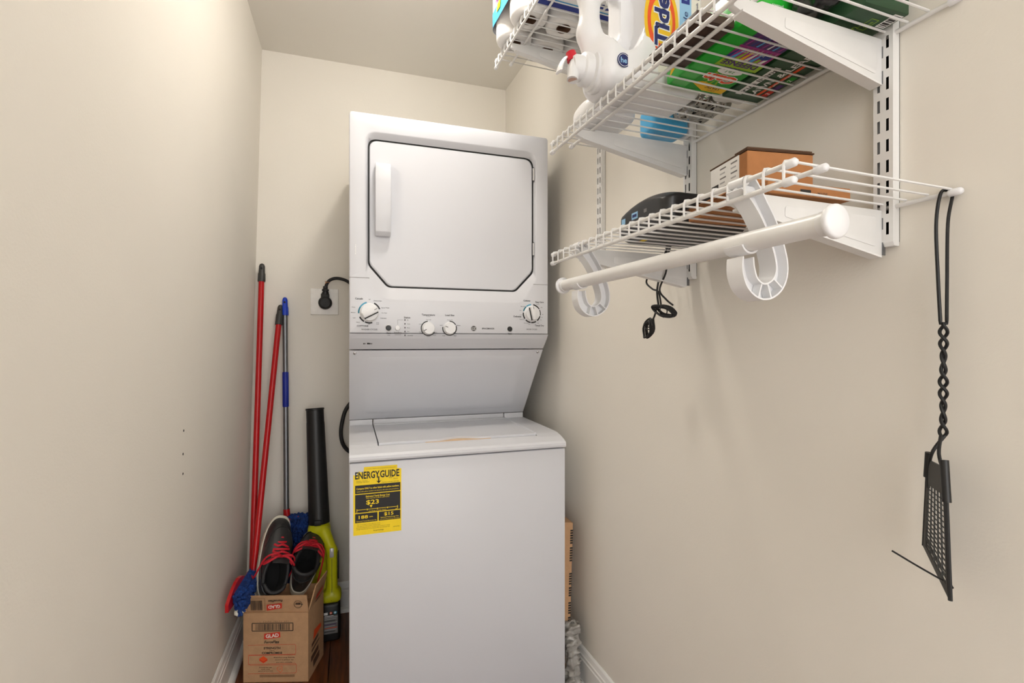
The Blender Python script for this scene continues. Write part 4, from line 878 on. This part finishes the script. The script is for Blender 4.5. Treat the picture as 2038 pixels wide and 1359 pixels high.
# ---- shoes
M_leath = mat('shoe_leather', (44, 44, 45), .38, var=.12, vscale=90, bump=.15, bscale=500); M_lace = mat('lace_red', (196, 20, 40), .7, var=.12, vscale=200)
M_sole = mat('shoe_sole', (214, 208, 192), .7, var=.06); M_line = mat('shoe_lining', (18, 18, 19), .95)
def make_shoe(label, bowy):
    t = thing('shoe', label, 'shoe', (0, 0, 0), 0, 'pair of dark sneakers with red laces in the carton')
    Lh = .29; N = 64
    def so(a):   # sole outline, a=0 toe, PI heel
        x = .145+.145*math.cos(a); wv = .043+.008*math.cos(a-.6) if True else 0
        sy = math.sin(a); y = math.copysign(abs(sy)**.72, sy)*(.046+.009*max(0, math.cos(a))*1.0-.004*max(0, -math.cos(a)))
        return x, y
    An = [2*PI*k/N for k in range(N)]
    def ring(off, z): return [(x+off*math.cos(a), y+off*math.sin(a)*1.0, z+(.012*max(0, math.cos(a))**4)) for a in An for x, y in [so(a)]]
    sl = part('sole', MB().loops([ring(-.006, 0), ring(.002, .002), ring(.003, .012), ring(.002, .024), ring(-.004, .026)], True, True), M_sole, t, True)
    def col_(a):  # collar loop, throat in front
        x = .064+.062*math.cos(a)+(.024*max(0, math.cos(a))); y = .042*math.sin(a)*(1-.10*math.cos(a)); z = .100+.012*math.cos(a+PI)*.4+(.012 if math.cos(a) < -.6 else 0)*1.0+.012*max(0, math.cos(a))
        return x, y, z
    L = []
    for k in range(15):
        s = k/14; R = []
        for a in An:
            x0, y0 = so(a); x1, y1, z1 = col_(a); fr_ = max(0, math.cos(a))   # frontness
            g = s**(1.0+.9*(1-fr_)); f = s
            h = math.sin(s*PI/2)**(.75 if fr_ > .3 else 1.0)
            zt = .024+(z1-.024)*(h*(1-fr_)+fr_*(.56*min(1, (s/.30))**.55*1+(.44)*max(0, (s-.12)/.88)**1.2))
            yb = .006*math.sin(PI*s)*(1-fr_*.5); xx = x0+(x1-x0)*(f*fr_+g*(1-fr_)); yy = y0+(y1-y0)*(g*.6+.4*f)+math.copysign(yb, math.sin(a))*abs(math.sin(a))
            R.append((xx*.985+.002, yy*.97, zt))
        L.append(R)
    up = part('upper', MB().loops(L), M_leath, t, True)
    inner = [[(.062+(x-.062)*q, y*q, z-dz) for x, y, z in L[-1]] for q, dz in ((1, 0), (.9, .02), (.86, .05), (.8, .066))]
    part('lining', MB().loops(inner, False, True), M_line, up, True)
    part('collar_pad', MB().tube([(x*.99, y, z) for x, y, z in L[-1]], .0062, 10, True), mat('collar_black', (34, 34, 36), .6, var=.1), up, True)
    part('heel_band', MB().tube([(x-.0025, y*1.04, z) for x, y, z in [L[6][k] for k in range(18, 47)]], .0022, 8), M_leath, up, True)
    part('heel_tab', MB().box((-.004, -.009, .066), (.004, .009, .084), .002), M_rubber, up, True)
    part('toe_seam', MB().tube([(x, y, z+.0008) for x, y, z in [L[5][k % N] for k in range(-13, 14)]], .0014, 6), M_rubber, up, True)
    part('tongue', MB().loops([[(x, y*w_, z+h_-abs(y)*.25) for y in (-.024, -.012, 0, .012, .024)]+[(x, y*w_, z+h_-.004-abs(y)*.25) for y in (.024, .012, 0, -.012, -.024)] for x, z, w_, h_ in ((.19, .078, .8, .003), (.165, .094, 1.0, .005), (.14, .110, 1.2, .006), (.118, .126, 1.25, .006), (.098, .142, 1.2, .0))], True, True), M_leath, up, True)
    lc = MB()
    for k in range(6):
        x = .195-.014*k; z = .0825+.0082*k; w_ = .021+.0026*k; sg = 1 if k % 2 else -1
        lc.tube(spline([(x+.003*sg, -w_, z-.004), (x, -w_*.5, z+.004), (x-.002*sg, 0, z+.0065), (x-.003, w_*.5, z+.004), (x-.003*sg, w_, z-.004)], 4), .0042, 6, flat=.6)
    for sg in (-1, 1):
        lc.tube(spline([(.125, 0, .130), (.118, sg*.02, .145), (.10, sg*.045, .135), (.095, sg*.055, .115), (.108, sg*.042, .112), (.124, sg*.012, .128)], 6), .0038, 6, flat=.6)
        lc.tube(spline([(.125, 0, .130), (.128, sg*.03, .138), (.115, sg*.052, .118), (.085, sg*.058, .085), (.06, sg*.06, .05), (.05+.02*sg, sg*.062, .03)], 6), .0034, 6, flat=.6)
    part('laces', lc, M_lace, t, True)
    for x in (.135, .155): part('eyelet', MB().lathe([(.0022, 0), (.0036, .0008), (.0036, 0)], 10, Matrix.Translation((x, -.027, .098-.5*(x-.135))) @ Matrix.Rotation(.8, 4, 'X')), M_chrome, up, True)
    return t
def pose(t, heel, d_, n_):
    d_ = Vector(d_).normalized(); n_ = Vector(n_); n_ = (n_-d_*n_.dot(d_)).normalized(); y_ = n_.cross(d_)
    m = Matrix(((d_.x, y_.x, n_.x, heel[0]), (d_.y, y_.y, n_.y, heel[1]), (d_.z, y_.z, n_.z, heel[2]), (0, 0, 0, 1)))
    t.rotation_euler = m.to_euler(); t.location = heel
s1 = make_shoe('dark sneaker standing toe up in the carton, sole to the left wall', 1)
s2 = copy_tree(s1); s2['label'] = 'dark sneaker with its heel toward the camera, beside the toe-up one'
pose(s1, (-.303, 2.008, .250), (.13, .55, .82), (.42, -.76, .50))
pose(s2, (-.187, 1.985, .250), (.16, .85, .42), (.24, -.36, .90))
# ================================================================== RIGHT OF THE WASHER
tb_ = thing('flat_box', 'narrow cardboard box wedged upright between washer and right wall', 'cardboard box', (.71, 1.7, 0))
P4 = [(.692, 0), (.716, 0), (.7335, .571), (.6935, .578)]
part('box_body', MB().prism(P4, 1.548, 1.86, 'y'), M_card, tb_)
D = Decal(frame((.705, 1.548, 0), (.0175, 0, .571), (-.571, 0, .0175)))
for a, b in ((.50, .545), (.44, .485), (.36, .40), (.32, .35), (.26, .30), (.235, .25)):
    x = a
    while x < b: D.rect(x, -.012, x+.006, -.002, 'black'); x += .0085
D.build(tb_)
single('plastic_bag', crumple((.700, 1.508, .016), (.742, 1.60, .235), .005, .026, 85, 9, .012), mat('bag_film', (150, 147, 142), .15, var=.3, vscale=30), 'crumpled greyish plastic bag on the floor beside the washer', 'bag')
